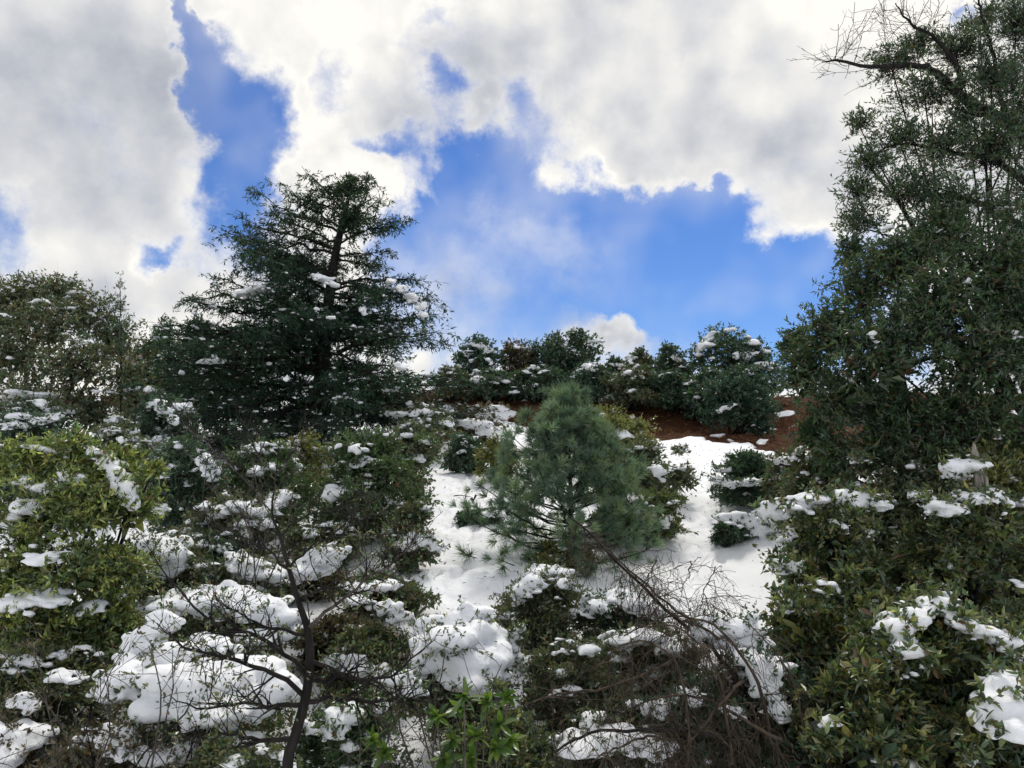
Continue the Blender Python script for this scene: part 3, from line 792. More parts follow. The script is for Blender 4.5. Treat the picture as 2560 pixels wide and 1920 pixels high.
# --- young pine between the two tracks
def young_pine():
    r = rng_(23); Y = 12.4
    b = P(1432, 1420, Y); b[2] = float(G(b[0], Y)); org = b.copy()
    root = empty("young_pine", org, "bushy blue green young pine standing between the two snow tracks", "tree")
    tr = resample([b, P(1428, 1300, Y), P(1424, 1150, Y), P(1418, 1060, Y), P(1414, 1012, Y)], 16)
    V, F = tubes(tr[None], np.linspace(.045, .008, 16)[None], 8); link("trunk", mesh_of("trunk", V - org, F, True), M_BARK, root)
    zt, zb = tr[-1][2], tr[0][2]
    tufts = []; axs = []
    lev = np.linspace(.03, .97, 14)
    for li, h in enumerate(lev):
        k = 8 if h < .8 else 5
        for j in range(k):
            a = j * 2 * math.pi / k + li * .7 + r.normal() * .15; hh = h + r.normal() * .012
            z = zb + (zt - zb) * hh; c = np.array([np.interp(z, tr[:, 2], tr[:, q]) for q in range(3)])
            Lb = np.interp(h, [0, .15, .5, .8, 1], [1.5, 1.42, 1.0, .44, .1]) * r.uniform(.85, 1.1) * (1.08 if math.cos(a) < 0 else .92)
            e = rad(np.interp(h, [0, .3, .7, 1], [-4, 16, 40, 70]) + r.normal() * 5); u = np.linspace(0, 1, 9)[:, None]
            dh = np.array((math.cos(a), math.sin(a), 0))
            ax = c + dh * Lb * u * math.cos(e) + np.array((0, 0, 1)) * Lb * (u * math.sin(e) + .14 * u ** 3 - (.16 * u * (1 - u) if h < .3 else 0)); ax[1:] += r.normal(size=(8, 3)) * .01 * Lb
            rr = np.linspace(.016, .005, 9) * (.6 + .4 * Lb)
            V, F = tubes(ax[None], rr[None], 4); link("bough", mesh_of("bough", V - org, F, True), M_BARK, root); axs.append((ax, rr))
            ns = int(2 + 6 * Lb) if h > .2 else int(1 + 4.5 * Lb)
            P1, R1 = sprout(ax[None], rr[None], ns, .30, .55, .25, r, t0=.35 if h > .3 else .45, K=4, curl=.1)
            g = Geo(); V, F = tubes(P1, R1, 3); g.add(V, F); o_ = g.build("twigs", M_BARK, root, org, True, stuff=True)
            tufts.append((ax[-1], unit(ax[-1] - ax[-2])))
            for t in np.arange(.5, .95, .17): i = int(t * 8); tufts.append((ax[i], unit(ax[i + 1] - ax[i] + r.normal(size=3) * .1)))
            for q in P1: tufts.append((q[-1], unit(q[-1] - q[-2]))); 
    tufts.append((tr[-1], np.array((0, 0, 1.0))))
    metas = []
    for v in range(5):
        n = 62; d = unit(np.c_[r.normal(size=(n, 2)) * .62, r.uniform(.35, 1.1, n)]); p = np.c_[np.zeros((n, 2)), r.uniform(-.35, .05, n)]
        ln = r.uniform(.7, 1.05, n)[:, None]; s = unit(np.cross(d, sph(r, n))) * .024
        V = np.stack((p - s, p + s, p + d * ln * .55 + s * .9 + np.array((0, 0, .0)), p + d * ln - np.array((0, 0, 0))), 1).reshape(-1, 3); k = np.arange(n)[:, None] * 4
        me = mesh_of("needle_tuft", V, np.concatenate((k + [[0, 1, 2]], k + [[0, 2, 3]]))); me.materials.append(M_NEEDLEO); metas.append(me)
    order = r.permutation(len(tufts)); g = Geo()
    cols = np.array([(.15, .22, .165), (.19, .265, .20), (.11, .175, .135), (.20, .26, .17)])
    for q, i in enumerate(order):
        c, d = tufts[i]; s = unit(np.cross(d, sph(r, 1)[0])); t = np.cross(d, s); sz = r.uniform(.15, .21); me = metas[q % 5]
        M = np.stack((s, t, d), 1) * sz; col = cols[r.integers(0, 4)] * r.uniform(.7, 1.25)
        if q < 300:
            o = bpy.data.objects.new("needle_tuft", me); COL.objects.link(o); o.parent = root
            m = np.eye(4); m[:3, :3] = M; m[:3, 3] = c - org; o.matrix_local = Matrix(m.tolist()); o.color = (*col, 1)
        else:
            n = len(me.vertices); co = np.empty(n * 3, np.float32); me.vertices.foreach_get("co", co); V = co.reshape(-1, 3) @ M.T + c
            k = np.arange(62)[:, None] * 4; g.add(V, np.concatenate((k + [[0, 1, 2]], k + [[0, 2, 3]])), col)
    g.build("needles", M_NEEDLE, root, org, stuff=True)
    print("pine tufts", len(tufts))


young_pine()
GR = "low evergreen trees along the ridge"
# --- trees along the ridge
RIDGE = [  # px, top, width, Y, lobes, label
    (1188, 838, 125, 31.0, 8, "round topped ridge tree next to the tall conifer"),
    (1296, 850, 110, 31.2, 7, "smaller brownish ridge tree second from the tall conifer"),
    (1385, 832, 120, 31.0, 8, "dark ridge tree directly above the young pine's left side"),
    (1455, 822, 120, 31.3, 8, "ridge tree with bare twigs above the young pine's tip"),
    (1545, 895, 90, 31.5, 6, "low twiggy ridge tree in front of the small bright cloud"),
    (1605, 872, 80, 30.6, 6, "narrow snow topped ridge tree beside the small bright cloud"),
    (1682, 862, 95, 30.8, 7, "upright dark ridge tree in the dip of the skyline"),
    (1815, 814, 170, 30.0, 10, "tallest dark ridge tree in the gap before the big evergreen"),
    (1905, 850, 130, 29.5, 8, "bushy ridge tree touching the big evergreen's foliage"),
    (1130, 920, 110, 29.6, 6, "dark shrub at the foot of the ridge beside the tall conifer"),
    (1225, 925, 150, 29.8, 8, "wide snow flecked shrub low on the ridge, left of the young pine tip"),
    (1345, 915, 140, 29.6, 8, "snow striped shrub low on the ridge, just behind the young pine"),
    (1480, 910, 130, 29.3, 8, "dense dark shrub over the brown soil right behind the young pine tip"),
    (1590, 915, 150, 29.0, 8, "snow dotted dark shrub hanging over the bare brown bank"),
    (1690, 930, 120, 28.6, 7, "blackish shrub at the top of the bare brown bank"),
    (1775, 920, 110, 28.0, 7, "grey green shrub above the upper bare soil patch"),
]
for i, (px, top, w, Y, nl, lab) in enumerate(RIDGE):
    shrub("ridge_tree" if i < 9 else "ridge_shrub", lab, px, top, w * 1.28, Y, leaf=(.12, .06), lpt=8, twigs=640 if i < 9 else 740, pal=["deep", "mixed", "dark", "dark"][i % 4] if i != 1 else "brown",
          lobes=nl + 3, stems=4, cat="tree" if i < 9 else "shrub", group=GR if i < 9 else "shrubs below the ridge", auto=5 if i >= 4 else 3, auto_s=.75, dust=60 if i >= 9 else 25, dust_s=.06, seed=100 + i, lobe_r=(.26, .42), bare=80 if i in (3, 4, 7) else 0, stem_r=.05)
shrub("ridge_shrub", "big dark rounded shrub growing down over the bare soil near the big evergreen", 1845, 915, 215, 26.0, leaf=(.095, .05), lpt=11, twigs=1500, pal="deep", lobes=14, stems=5, group="shrubs below the ridge",
      snow=[[(1795, 1030, 18, 8), (1815, 1020, 20, 8), (1835, 1010, 14, 6)], [(1885, 925, 16, 9)], [(1910, 950, 11, 10)]], auto=3, auto_s=.4, dust=40, dust_s=.05, seed=140, lobe_r=(.26, .4), stem_r=.06)

# ------------------------------------------------------------------ the two evergreens that fill the side of the hill
BAY = [(2010, 950, 85, 95, 11.5), (2080, 850, 95, 100, 11), (2150, 740, 90, 90, 11.3), (2210, 900, 130, 110, 10.4), (2250, 670, 110, 90, 11), (2330, 800, 140, 120, 10.4), (2440, 920, 130, 120, 10.2), (2480, 720, 130, 130, 10.6),
       (2580, 850, 120, 160, 10.2), (2120, 1010, 110, 90, 10.8), (2260, 1050, 120, 80, 10.6), (2380, 1060, 110, 90, 10.8), (2350, 600, 110, 80, 11.4), (2560, 620, 110, 120, 11), (2040, 1080, 70, 60, 11.4), (1985, 870, 45, 60, 12), (2650, 1010, 120, 150, 10.4), (2130, 640, 50, 60, 12), (2190, 1140, 110, 60, 10.6), (2330, 1140, 120, 60, 10.4), (2480, 1090, 120, 80, 10.2), (2090, 1160, 70, 60, 11), (2580, 1160, 110, 80, 10.2)]
shrub("bay_tree", "broad dark bay like evergreen with long leaf rosettes beside the snow track", 2300, 560, 700, 11.0, leaf=(.086, .029), lpt=13, twigs=4300, pal="bay", shape=BAY, stems=5, base=2420, cat="tree",
      snow=[[(2055, 825, 20, 9, 10.9), (2080, 812, 22, 10, 10.9), (2105, 805, 16, 8, 10.9)], [(2092, 838, 8, 9, 10.7)], [(2150, 1005, 12, 6, 10.2)], [(2400, 590, 16, 11, 10.4), (2420, 585, 10, 8, 10.4)]], dust=60, dust_s=.03, seed=200, oval=True, parts=300, stem_r=.10, upb=.9, tl=.42, var=.28)
TALL = [(2330, 250, 130, 60, 12.5), (2230, 175, 90, 55, 12.6), (2390, 140, 110, 70, 12.8), (2480, 220, 100, 90, 12.6), (2540, 80, 80, 110, 12.6), (2450, 60, 60, 55, 13), (2250, 360, 90, 55, 12.4), (2180, 420, 70, 60, 12.4), (2350, 390, 110, 80, 12.3), (2480, 400, 110, 110, 12),
        (2270, 500, 110, 80, 12), (2150, 570, 70, 60, 12.2), (2380, 540, 110, 80, 11.8), (2560, 300, 90, 130, 12), (2590, 500, 90, 130, 11.6), (2190, 660, 70, 50, 12.2), (2600, 160, 80, 120, 12.4), (2150, 320, 50, 45, 12.5), (2140, 490, 50, 60, 12.3), (2290, 120, 60, 40, 12.8), (2420, 300, 80, 60, 12.4)]


def tall_tree():
    r = rng_(61); Y = 12.6
    t = shrub("tall_evergreen_tree", "tall thin leaved tree with a bare twigged limb reaching out against the cloud", 2420, -20, 500, Y, leaf=(.092, .024), lpt=9, twigs=3600, inner=0, gap=.22, pal="bay", shape=TALL, stems=1, base=2640, cat="tree", seed=210, stem_r=.07, tl=.55, tip=.1,
              parts=300, upb=.2, oval=True, snow=[[(2490, 525, 14, 9, 11.3), (2510, 520, 18, 9, 11.3), (2525, 530, 10, 6, 11.3)], [(2410, 590, 14, 10, 11.3)]])
    org = np.array(t.location); r = rng_(62); limbs = []
    for pts, r0, r1 in [([(2640, 560), (2560, 345), (2470, 285), (2400, 240), (2335, 178), (2290, 163), (2190, 168), (2095, 152), (2060, 156)], .11, .008),
                        ([(2400, 240), (2402, 195), (2375, 140), (2330, 90), (2265, 50), (2240, 8)], .06, .008), ([(2530, 320), (2500, 240), (2475, 185), (2430, 165)], .055, .012),
                        ([(2500, 240), (2480, 120), (2450, 20), (2440, -40)], .04, .01), ([(2640, 620), (2540, 560), (2440, 505), (2320, 490), (2230, 500)], .08, .012), ([(2600, 480), (2480, 400), (2380, 380), (2250, 360), (2160, 400)], .06, .008)]:
        q = resample([P(a, b, Y - .1 * i) for i, (a, b) in enumerate(pts)], 26); q += r.normal(size=q.shape) * .012; R = np.linspace(r0, r1, 26)
        V, F = tubes(q[None], R[None], 7); link("limb", mesh_of("limb", V - org, F, True), M_BARK, t); limbs.append((q, R))
    g = Geo()
    for (q, R), n in zip(limbs[:3], (26, 16, 8)):
        a, b = sprout(q[None, 8:], np.minimum(R[None, 8:], .012), n, .75, .6, .15, r, t0=.25, K=7, curl=.3, rmin=.005); V, F = tubes(a, b, 4); g.add(V, F)
        c, d = sprout(a, b, n * 4, .38, .5, .1, r, t0=.2, K=6, curl=.3, rmin=.004); V, F = tubes(c, d, 3); g.add(V, F)
        c, d = sprout(c, d, n * 7, .18, .5, .1, r, t0=.2, K=4, curl=.3, rmin=.003); V, F = tubes(c, d, 3); g.add(V, F)
    g.build("bare_twigs", M_BARK, t, org, True, stuff=True)


tall_tree()

# ------------------------------------------------------------------ upper left slope
shrub("spreading_oak", "wide spreading brownish oak on the skyline behind the yellow green bush", 120, 700, 480, 17.0, leaf=(.08, .036), lpt=8, twigs=3400, pal="mixed", stems=6, base=90, cat="tree", seed=300, bark=M_BARK, stem_r=.07,
      shape=[(60, 745, 90, 50), (140, 735, 80, 45), (10, 800, 100, 70), (220, 800, 90, 70), (120, 830, 110, 70, 16.2), (290, 870, 70, 80), (30, 910, 110, 70, 16.3), (190, 930, 110, 70, 16), (320, 960, 60, 70, 16.4), (90, 1010, 120, 60, 16), (240, 1040, 90, 60, 16), (-60, 850, 90, 120, 16.5)],
      snow=[[(155, 775, 16, 8, 16), (178, 770, 20, 8, 16)], [(110, 815, 10, 14, 15.6)], [(60, 985, 40, 12, 15.4), (110, 990, 40, 12, 15.4), (20, 1000, 30, 14, 15.4)], [(245, 885, 9, 16, 15.6)], [(170, 1030, 22, 9, 15), (140, 1022, 26, 9, 15)]], auto=12, auto_s=.30, dust=260, dust_s=.03, bare=500, var=.3)
shrub("thin_sapling", "thin pointed sapling rising alone into the sky behind the oak", 300, 675, 60, 16.0, leaf=(.075, .018), lpt=7, twigs=90, pal="dark", stems=1, cat="tree", seed=305, tl=.25, inner=0, gap=.1, stem_r=.014, shape=[(300, 690, 12, 16), (302, 725, 18, 25), (300, 770, 26, 28), (302, 820, 32, 30), (300, 880, 34, 40)])
for i, a in enumerate([(395, 800, 130, 25.0, "dark", "dark tree on the skyline between the oak and the tall conifer"), (480, 785, 110, 25.5, "deep", "dark tree tucked behind the tall conifer's lower boughs"), (345, 850, 140, 23, "mixed", "dull shrub below the skyline between oak and conifer"),
                       (560, 850, 160, 24, "deep", "evergreen directly behind the tall conifer's trunk")]):
    shrub("background_tree", a[5], a[0], a[1], a[2], a[3], leaf=(.09, .045), lpt=11, twigs=1100, pal=a[4], lobes=11, stems=4, cat="tree", seed=310 + i, auto=4, auto_s=.4, dust=60, dust_s=.05, bare=60, stem_r=.06, lobe_r=(.28, .42))
GL = "shrubs on the left slope"
LEFT = [
    (60, 1010, 300, 15.0, "dark", 1500, .07, [[(40, 1040, 40, 12), (110, 1050, 40, 14)], [(150, 1090, 30, 12)]], 8, 160, "dark snow patched scrub under the spreading oak"),
    # px, top, width, Y, palette, twigs, leaf, snow masses, auto, dust, label
    (390, 975, 230, 16.0, "dark", 1500, .07, [[(385, 1010, 26, 16), (410, 1030, 26, 14), (435, 1055, 18, 18)], [(325, 975, 20, 8), (345, 970, 12, 7)]], 6, 160, "dark shrub with a sloping snow streak below the oak"),
    (300, 1040, 200, 14.5, "mixed", 1200, .06, [[(250, 1080, 20, 9), (280, 1072, 24, 10)]], 8, 160, "snow flecked scrub just above the yellow green bush"),
    (470, 1090, 210, 12.5, "dark", 1500, .06, [[(370, 1170, 26, 12), (400, 1180, 34, 16)], [(510, 1155, 24, 22), (530, 1180, 24, 22)], [(450, 1180, 10, 10)]], 6, 90, "black green shrub with two fat snow lumps, right of the yellow green bush"),
    (660, 1110, 260, 13.6, "green", 1700, .06, [[(640, 1180, 30, 14), (680, 1170, 24, 12)]], 7, 120, "green shrub behind the bare twigs below the conifer"),
    (905, 1085, 300, 13.2, "green", 2600, .065, [[(890, 1290, 20, 14), (885, 1270, 12, 12)], [(1060, 1105, 26, 9)]], 3, 60, "dense mid green shrub crowding the left snow track"),
    (1020, 1060, 180, 16.0, "mixed", 1500, .065, [[(1070, 1100, 28, 9)], [(1100, 1085, 20, 8)]], 7, 120, "brownish snow speckled shrub above the dense green one"),
    (760, 1090, 200, 15.5, "olive", 1300, .065, [], 5, 80, "olive shrub at the foot of the tall conifer"),
    (1055, 1010, 170, 21.0, "mixed", 1000, .075, [[(1000, 1035, 40, 10), (1060, 1030, 40, 12)], [(1010, 1070, 30, 12)]], 10, 200, "low snow smothered scrub on the upper slope by the conifer"),
    (1190, 1015, 170, 23.0, "brown", 900, .075, [[(1180, 1060, 50, 16), (1230, 1080, 40, 18)], [(1240, 1020, 40, 10)]], 10, 200, "brown twiggy scrub half buried in snow on the upper slope"),
    (1165, 1090, 110, 19.0, "dark", 900, .07, [[(1150, 1092, 26, 8)]], 3, 60, "small dark shrub at the head of the left snow track"),
    (1030, 1255, 150, 11.8, "mixed", 1200, .05, [[(1010, 1360, 34, 18), (1050, 1352, 38, 22), (1090, 1372, 24, 14)]], 2, 40, "dark shrub under a plump snow cap at the edge of the left track"),
    (590, 1230, 280, 11.6, "mixed", 1600, .05, [[(600, 1265, 34, 16), (640, 1280, 40, 20), (690, 1260, 40, 26), (720, 1240, 26, 20)], [(610, 1310, 30, 14), (660, 1310, 30, 18)]], 6, 160, "snow loaded shrub behind the dark trunked sapling"),
    (440, 1330, 230, 10.2, "mixed", 1300, .05, [[(400, 1360, 50, 30), (420, 1390, 46, 40), (390, 1410, 30, 30)], [(375, 1290, 30, 14), (400, 1275, 26, 12)]], 3, 140, "low shrub bearing one big block of snow, right of the yellow green bush"),
    (620, 1390, 260, 9.9, "mixed", 1300, .05, [[(590, 1400, 34, 20), (630, 1415, 50, 24), (670, 1440, 50, 22)], [(760, 1430, 50, 26), (800, 1400, 40, 26), (840, 1385, 36, 24)]], 3, 160, "snowy low shrub around the dark trunked sapling's middle"),
]
for i, (px, top, w, Y, pal, tw, lf, sn, au, du, lab) in enumerate(LEFT):
    shrub("evergreen_shrub", lab, px, top, w * 1.05, Y, leaf=(lf * 1.2, lf * .56), lpt=7, twigs=int(tw * .78), pal=pal, lobes=12, stems=5, group=GL, snow=sn, auto=int(au * 1.5), auto_s=.62, dust=du, dust_s=.022 + .001 * Y, seed=320 + i, lobe_r=(.28, .45), bare=60)
shrub("yellow_green_bush", "big yellow green leafy bush with snow clumps at the picture's edge", 170, 1090, 470, 8.6, leaf=(.070, .027), lpt=11, twigs=3900, pal="yellow", stems=7, shape=[(60, 1180, 110, 70), (190, 1150, 90, 60), (300, 1180, 70, 60), (330, 1280, 70, 75), (230, 1290, 100, 80, 8.2), (90, 1310, 110, 80, 8.2), (30, 1430, 90, 90, 8.2), (170, 1430, 110, 80, 8), (300, 1430, 90, 80, 8.3), (120, 1560, 120, 80, 8), (270, 1570, 90, 70, 8.2), (0, 1600, 80, 90, 8.2), (385, 1180, 36, 22, 8.4), (150, 1690, 130, 70, 8)], seed=350, oval=True, parts=300, base=150, dr=.7, bare=350, var=.4, gap=.40, auto=9, auto_s=.5, inner=.04,
      snow=[[(235, 1130, 22, 16), (262, 1155, 26, 20), (290, 1190, 30, 30), (318, 1225, 28, 34), (330, 1255, 18, 20)], [(60, 1205, 30, 16), (95, 1222, 26, 16)], [(165, 1190, 24, 12), (195, 1200, 20, 16)], [(65, 1270, 34, 30), (35, 1290, 20, 16)], [(180, 1260, 8, 8)]], dust=120, dust_s=.02)

# ------------------------------------------------------------------ middle of the slope
FILL = [
    (820, 1310, 260, 12.2, "mixed", 1500, [[(770, 1340, 26, 16)], [(850, 1330, 18, 12)]], 5, "grey green shrub right of the sapling's top, below the dense green one"),
    (760, 1400, 240, 10.8, "brown", 1300, [[(800, 1385, 30, 16)]], 4, "brown twiggy shrub beside the snowy arms right of the dark trunk"),
    (540, 1330, 230, 10.9, "dark", 1300, [[(560, 1370, 22, 14)]], 4, "blackish low shrub between the two big snow blocks left of the dark trunk"),
    (960, 1430, 230, 10.2, "mixed", 1100, [[(900, 1470, 50, 16), (960, 1465, 40, 14)]], 2, "low thin shrub at the bottom of the left snow track"),
    (870, 1540, 230, 8.9, "brown", 1500, [], 1, "rusty olive shrub just right of the dark trunk's bend"),
    (300, 1500, 180, 9.2, "mixed", 1000, [[(290, 1490, 20, 12)]], 3, "dim shrub behind the yellow green bush's lower edge"),
]
for i, (px, top, w, Y, pal, tw, sn, au, lab) in enumerate(FILL):
    shrub("evergreen_shrub", lab, px, top, w * 1.05, Y, leaf=(.055, .027), lpt=7, twigs=tw, pal=pal, lobes=13, stems=6, group=GL, snow=sn, auto=au * 2, auto_s=.6, dust=100, dust_s=.022, seed=360 + i, lobe_r=(.28, .45), bare=200, bark=M_GREY if i % 2 else M_BARK)

GM = "shrubs around the young pine"
MID = [
    (1590, 1105, 260, 16.0, "mixed", 2000, .065, [[(1600, 1120, 30, 10)], [(1700, 1130, 24, 8)]], 10, 160, "brownish snow dusted shrub behind the young pine, beside the right track"),
    (1610, 1235, 260, 13.6, "fg", 2200, .065, [[(1480, 1245, 50, 12), (1540, 1240, 50, 14), (1590, 1250, 40, 16)], [(1620, 1290, 20, 14), (1590, 1275, 20, 14)], [(1665, 1305, 20, 20)], [(1690, 1255, 26, 10)]], 2, 50, "olive shrub under a long snow ledge right behind the young pine"),
    (1510, 1015, 250, 20.0, "olive", 1700, .075, [[(1510, 1085, 24, 8)]], 4, 60, "olive gold shrub on the bank behind the young pine's top"),
    (1240, 1090, 110, 18.0, "olive", 800, .065, [], 3, 40, "small olive shrub half hidden left behind the young pine"),
    (1200, 1275, 110, 14.4, "dark", 700, .055, [[(1230, 1285, 44, 12), (1270, 1290, 30, 14)]], 1, 30, "small dark shrub under snow at the young pine's left skirt"),
    (1400, 1350, 170, 12.0, "olive", 900, .05, [], 1, 30, "dull olive shrub at the young pine's foot"),
    (1868, 1130, 220, 15.2, "dark", 2600, .055, [[(1800, 1200, 26, 12), (1830, 1210, 40, 12), (1880, 1205, 40, 12), (1930, 1205, 28, 10)], [(1810, 1175, 26, 10)], [(1790, 1225, 16, 8)]], 2, 60, "round blackish shrub standing alone in the snow by the right track"),
    (1815, 1300, 100, 13.4, "dark", 900, .045, [[(1830, 1300, 44, 20), (1870, 1310, 40, 20)], [(1900, 1325, 46, 22), (1930, 1300, 40, 16)]], 0, 10, "tiny dark shrub pressed under a smooth snow pillow by the right track"),
    (2060, 1110, 240, 12.0, "mixed", 1800, .06, [], 5, 160, "light leaved shrub with snow showing through under the bay tree"),
    (2240, 1130, 420, 10.2, "mixed", 1900, .065, [[(2150, 1150, 30, 10)]], 5, 120, "dim leafy shrub under the bay tree behind the row of snow caps"),
    (2500, 1090, 330, 9.9, "olive", 1500, .065, [], 2, 40, "olive shrub between the bay tree and the broken stump"),
    (1960, 1130, 120, 14.0, "mixed", 700, .06, [[(1960, 1150, 40, 12)]], 3, 80, "thin snowy shrub between the blackish shrub and the bay tree"),
]
for i, (px, top, w, Y, pal, tw, lf, sn, au, du, lab) in enumerate(MID):
    shrub("hillside_shrub", lab, px, top, w * 1.05, Y, leaf=(lf * 1.2, lf * .56), lpt=7, twigs=int(tw * .85), pal=pal, lobes=12, stems=5, group=GM, snow=sn, auto=au, auto_s=.55, dust=du, dust_s=.03, seed=380 + i, lobe_r=(.28, .45), bare=50)

# ------------------------------------------------------------------ nearest shrubs
NEAR = [  # px, top, w, Y, pal, twigs, leaf, snow, auto, dust, parts, label
    (1365, 1440, 330, 9.2, "mixed", 2600, .042, [[(1330, 1455, 34, 30), (1300, 1480, 26, 24), (1350, 1430, 30, 16), (1400, 1430, 30, 14), (1415, 1455, 22, 16)], [(1260, 1540, 20, 10)]], 0, 60, 0, "dark twiggy shrub topped with lumpy snow in front of the young pine"),
    (1560, 1490, 220, 9.0, "dark", 1100, .042, [[(1490, 1510, 36, 22), (1540, 1490, 40, 20), (1590, 1510, 40, 20), (1630, 1525, 40, 20)]], 0, 40, 0, "low dark shrub under rolling snow humps behind the dead brush"),
    (1150, 1560, 300, 7.6, "fg", 2600, .040, [[(1180, 1545, 50, 28), (1130, 1590, 80, 40), (1200, 1600, 80, 50), (1160, 1660, 100, 55), (1240, 1650, 50, 40), (1080, 1640, 44, 50), (1180, 1700, 50, 30)], [(1330, 1660, 40, 24), (1365, 1680, 28, 34), (1345, 1730, 26, 34), (1350, 1780, 20, 26)], [(1290, 1590, 16, 20), (1305, 1570, 8, 18)]], 0, 60, 0, "shrub bowed under the biggest heaped snow dome, bottom centre"),
    (930, 1560, 260, 8.4, "fg", 2000, .042, [[(840, 1660, 34, 18), (890, 1670, 50, 24), (940, 1690, 50, 24), (985, 1715, 34, 22)], [(900, 1500, 40, 14), (960, 1520, 40, 18), (1000, 1545, 34, 16)]], 0, 60, 0, "brownish shrub with snow lying across its front, right of the dark trunk"),
    (560, 1480, 420, 8.6, "fg", 1800, .042, [[(430, 1510, 50, 24), (500, 1505, 70, 32), (580, 1505, 80, 40), (660, 1520, 70, 36), (700, 1545, 60, 30)], [(700, 1590, 50, 24), (640, 1600, 50, 20)]], 0, 40, 0, "shrub under a long broad snow bank behind the dark trunked sapling"),
    (540, 1600, 560, 7.2, "fg", 1700, .040, [[(400, 1570, 50, 30), (350, 1630, 60, 40), (430, 1640, 60, 44)], [(330, 1690, 70, 40), (430, 1690, 80, 44), (520, 1710, 100, 46), (610, 1700, 90, 46), (690, 1720, 60, 40), (560, 1770, 90, 46), (470, 1780, 70, 40), (390, 1770, 60, 40)], [(270, 1735, 34, 34)]], 0, 40, 0, "shrub flattened under the widest snow drift, left of the dark trunk"),
    (300, 1790, 330, 6.4, "brown", 1700, .040, [[(275, 1850, 30, 30), (310, 1845, 30, 28), (300, 1870, 34, 24)], [(400, 1890, 60, 24), (460, 1870, 50, 22)], [(590, 1900, 30, 22)]], 0, 30, 0, "brown leaved shrub with a snowball lump at the bottom edge"),
    (50, 1800, 240, 6.8, "brown", 1000, .040, [[(30, 1850, 60, 36), (80, 1835, 50, 24), (10, 1890, 60, 40)], [(60, 1760, 40, 20)]], 0, 30, 0, "twiggy shrub with a smooth snow slab in the bottom corner"),
    (160, 1590, 420, 7.6, "fg", 2400, .042, [], 1, 40, 0, "dull olive shrub below the yellow green bush"),
    (620, 1840, 330, 5.9, "fg", 1900, .040, [[(590, 1905, 28, 16)]], 0, 30, 300, "olive leaved shrub at the dark sapling's foot"),
    (900, 1720, 300, 6.6, "green", 2300, .042, [[(850, 1800, 36, 26), (890, 1785, 34, 22), (830, 1830, 24, 26)], [(990, 1700, 34, 22), (1030, 1725, 30, 24)], [(950, 1760, 24, 18)]], 0, 60, 300, "dark green shrub full of snow bits between trunk and laurel"),
    (1880, 1620, 420, 6.9, "dark", 2000, .042, [[(1770, 1580, 44, 28), (1835, 1575, 50, 36), (1875, 1620, 44, 48), (1900, 1675, 40, 50), (1925, 1730, 36, 46), (1950, 1775, 28, 30)]], 0, 20, 0, "dark shrub with a curving snow band behind the dead brush"),
    (1420, 1600, 300, 7.4, "mixed", 1900, .042, [[(1470, 1625, 34, 16)], [(1400, 1680, 18, 14)]], 3, 50, 0, "dark tangled shrub just right of the biggest snow dome"),
    (1620, 1560, 330, 8.0, "mixed", 1600, .042, [[(1560, 1600, 50, 22), (1620, 1590, 50, 20), (1680, 1620, 40, 20)]], 2, 50, 0, "low shrub with a snow shelf behind the dead brush's arched limbs"),
    (1720, 1690, 300, 6.5, "dark", 1500, .040, [[(1600, 1770, 40, 16), (1650, 1760, 30, 14)]], 2, 30, 0, "dark green shrub growing up through the dead brush"),
    (1500, 1790, 260, 6.2, "mixed", 1000, .040, [[(1440, 1860, 60, 28), (1530, 1850, 70, 32), (1620, 1870, 60, 28)], [(1480, 1800, 40, 18)]], 2, 30, 0, "low scraggy shrub between the laurel and the dead brush"),
    (1260, 1770, 360, 5.9, "fg", 2600, .040, [[(1240, 1735, 16, 12)]], 0, 30, 300, "small leaved shrub behind the bright laurel sprays"),
]
for i, (px, top, w, Y, pal, tw, lf, sn, au, du, pt, lab) in enumerate(NEAR):
    shrub("foreground_shrub", lab, px, top, w * 1.05, Y, leaf=(lf * 1.12, lf * .52), lpt=7, twigs=int(tw * .8), pal=pal, lobes=14, stems=6, group="shrubs in front", snow=sn, auto=au + 6, auto_s=.55, dust=du, dust_s=.016, seed=420 + i, lobe_r=(.26, .42), bare=220, oval=True, parts=pt, tl=.20, bark=M_GREY if pal != "dark" else M_BARK)
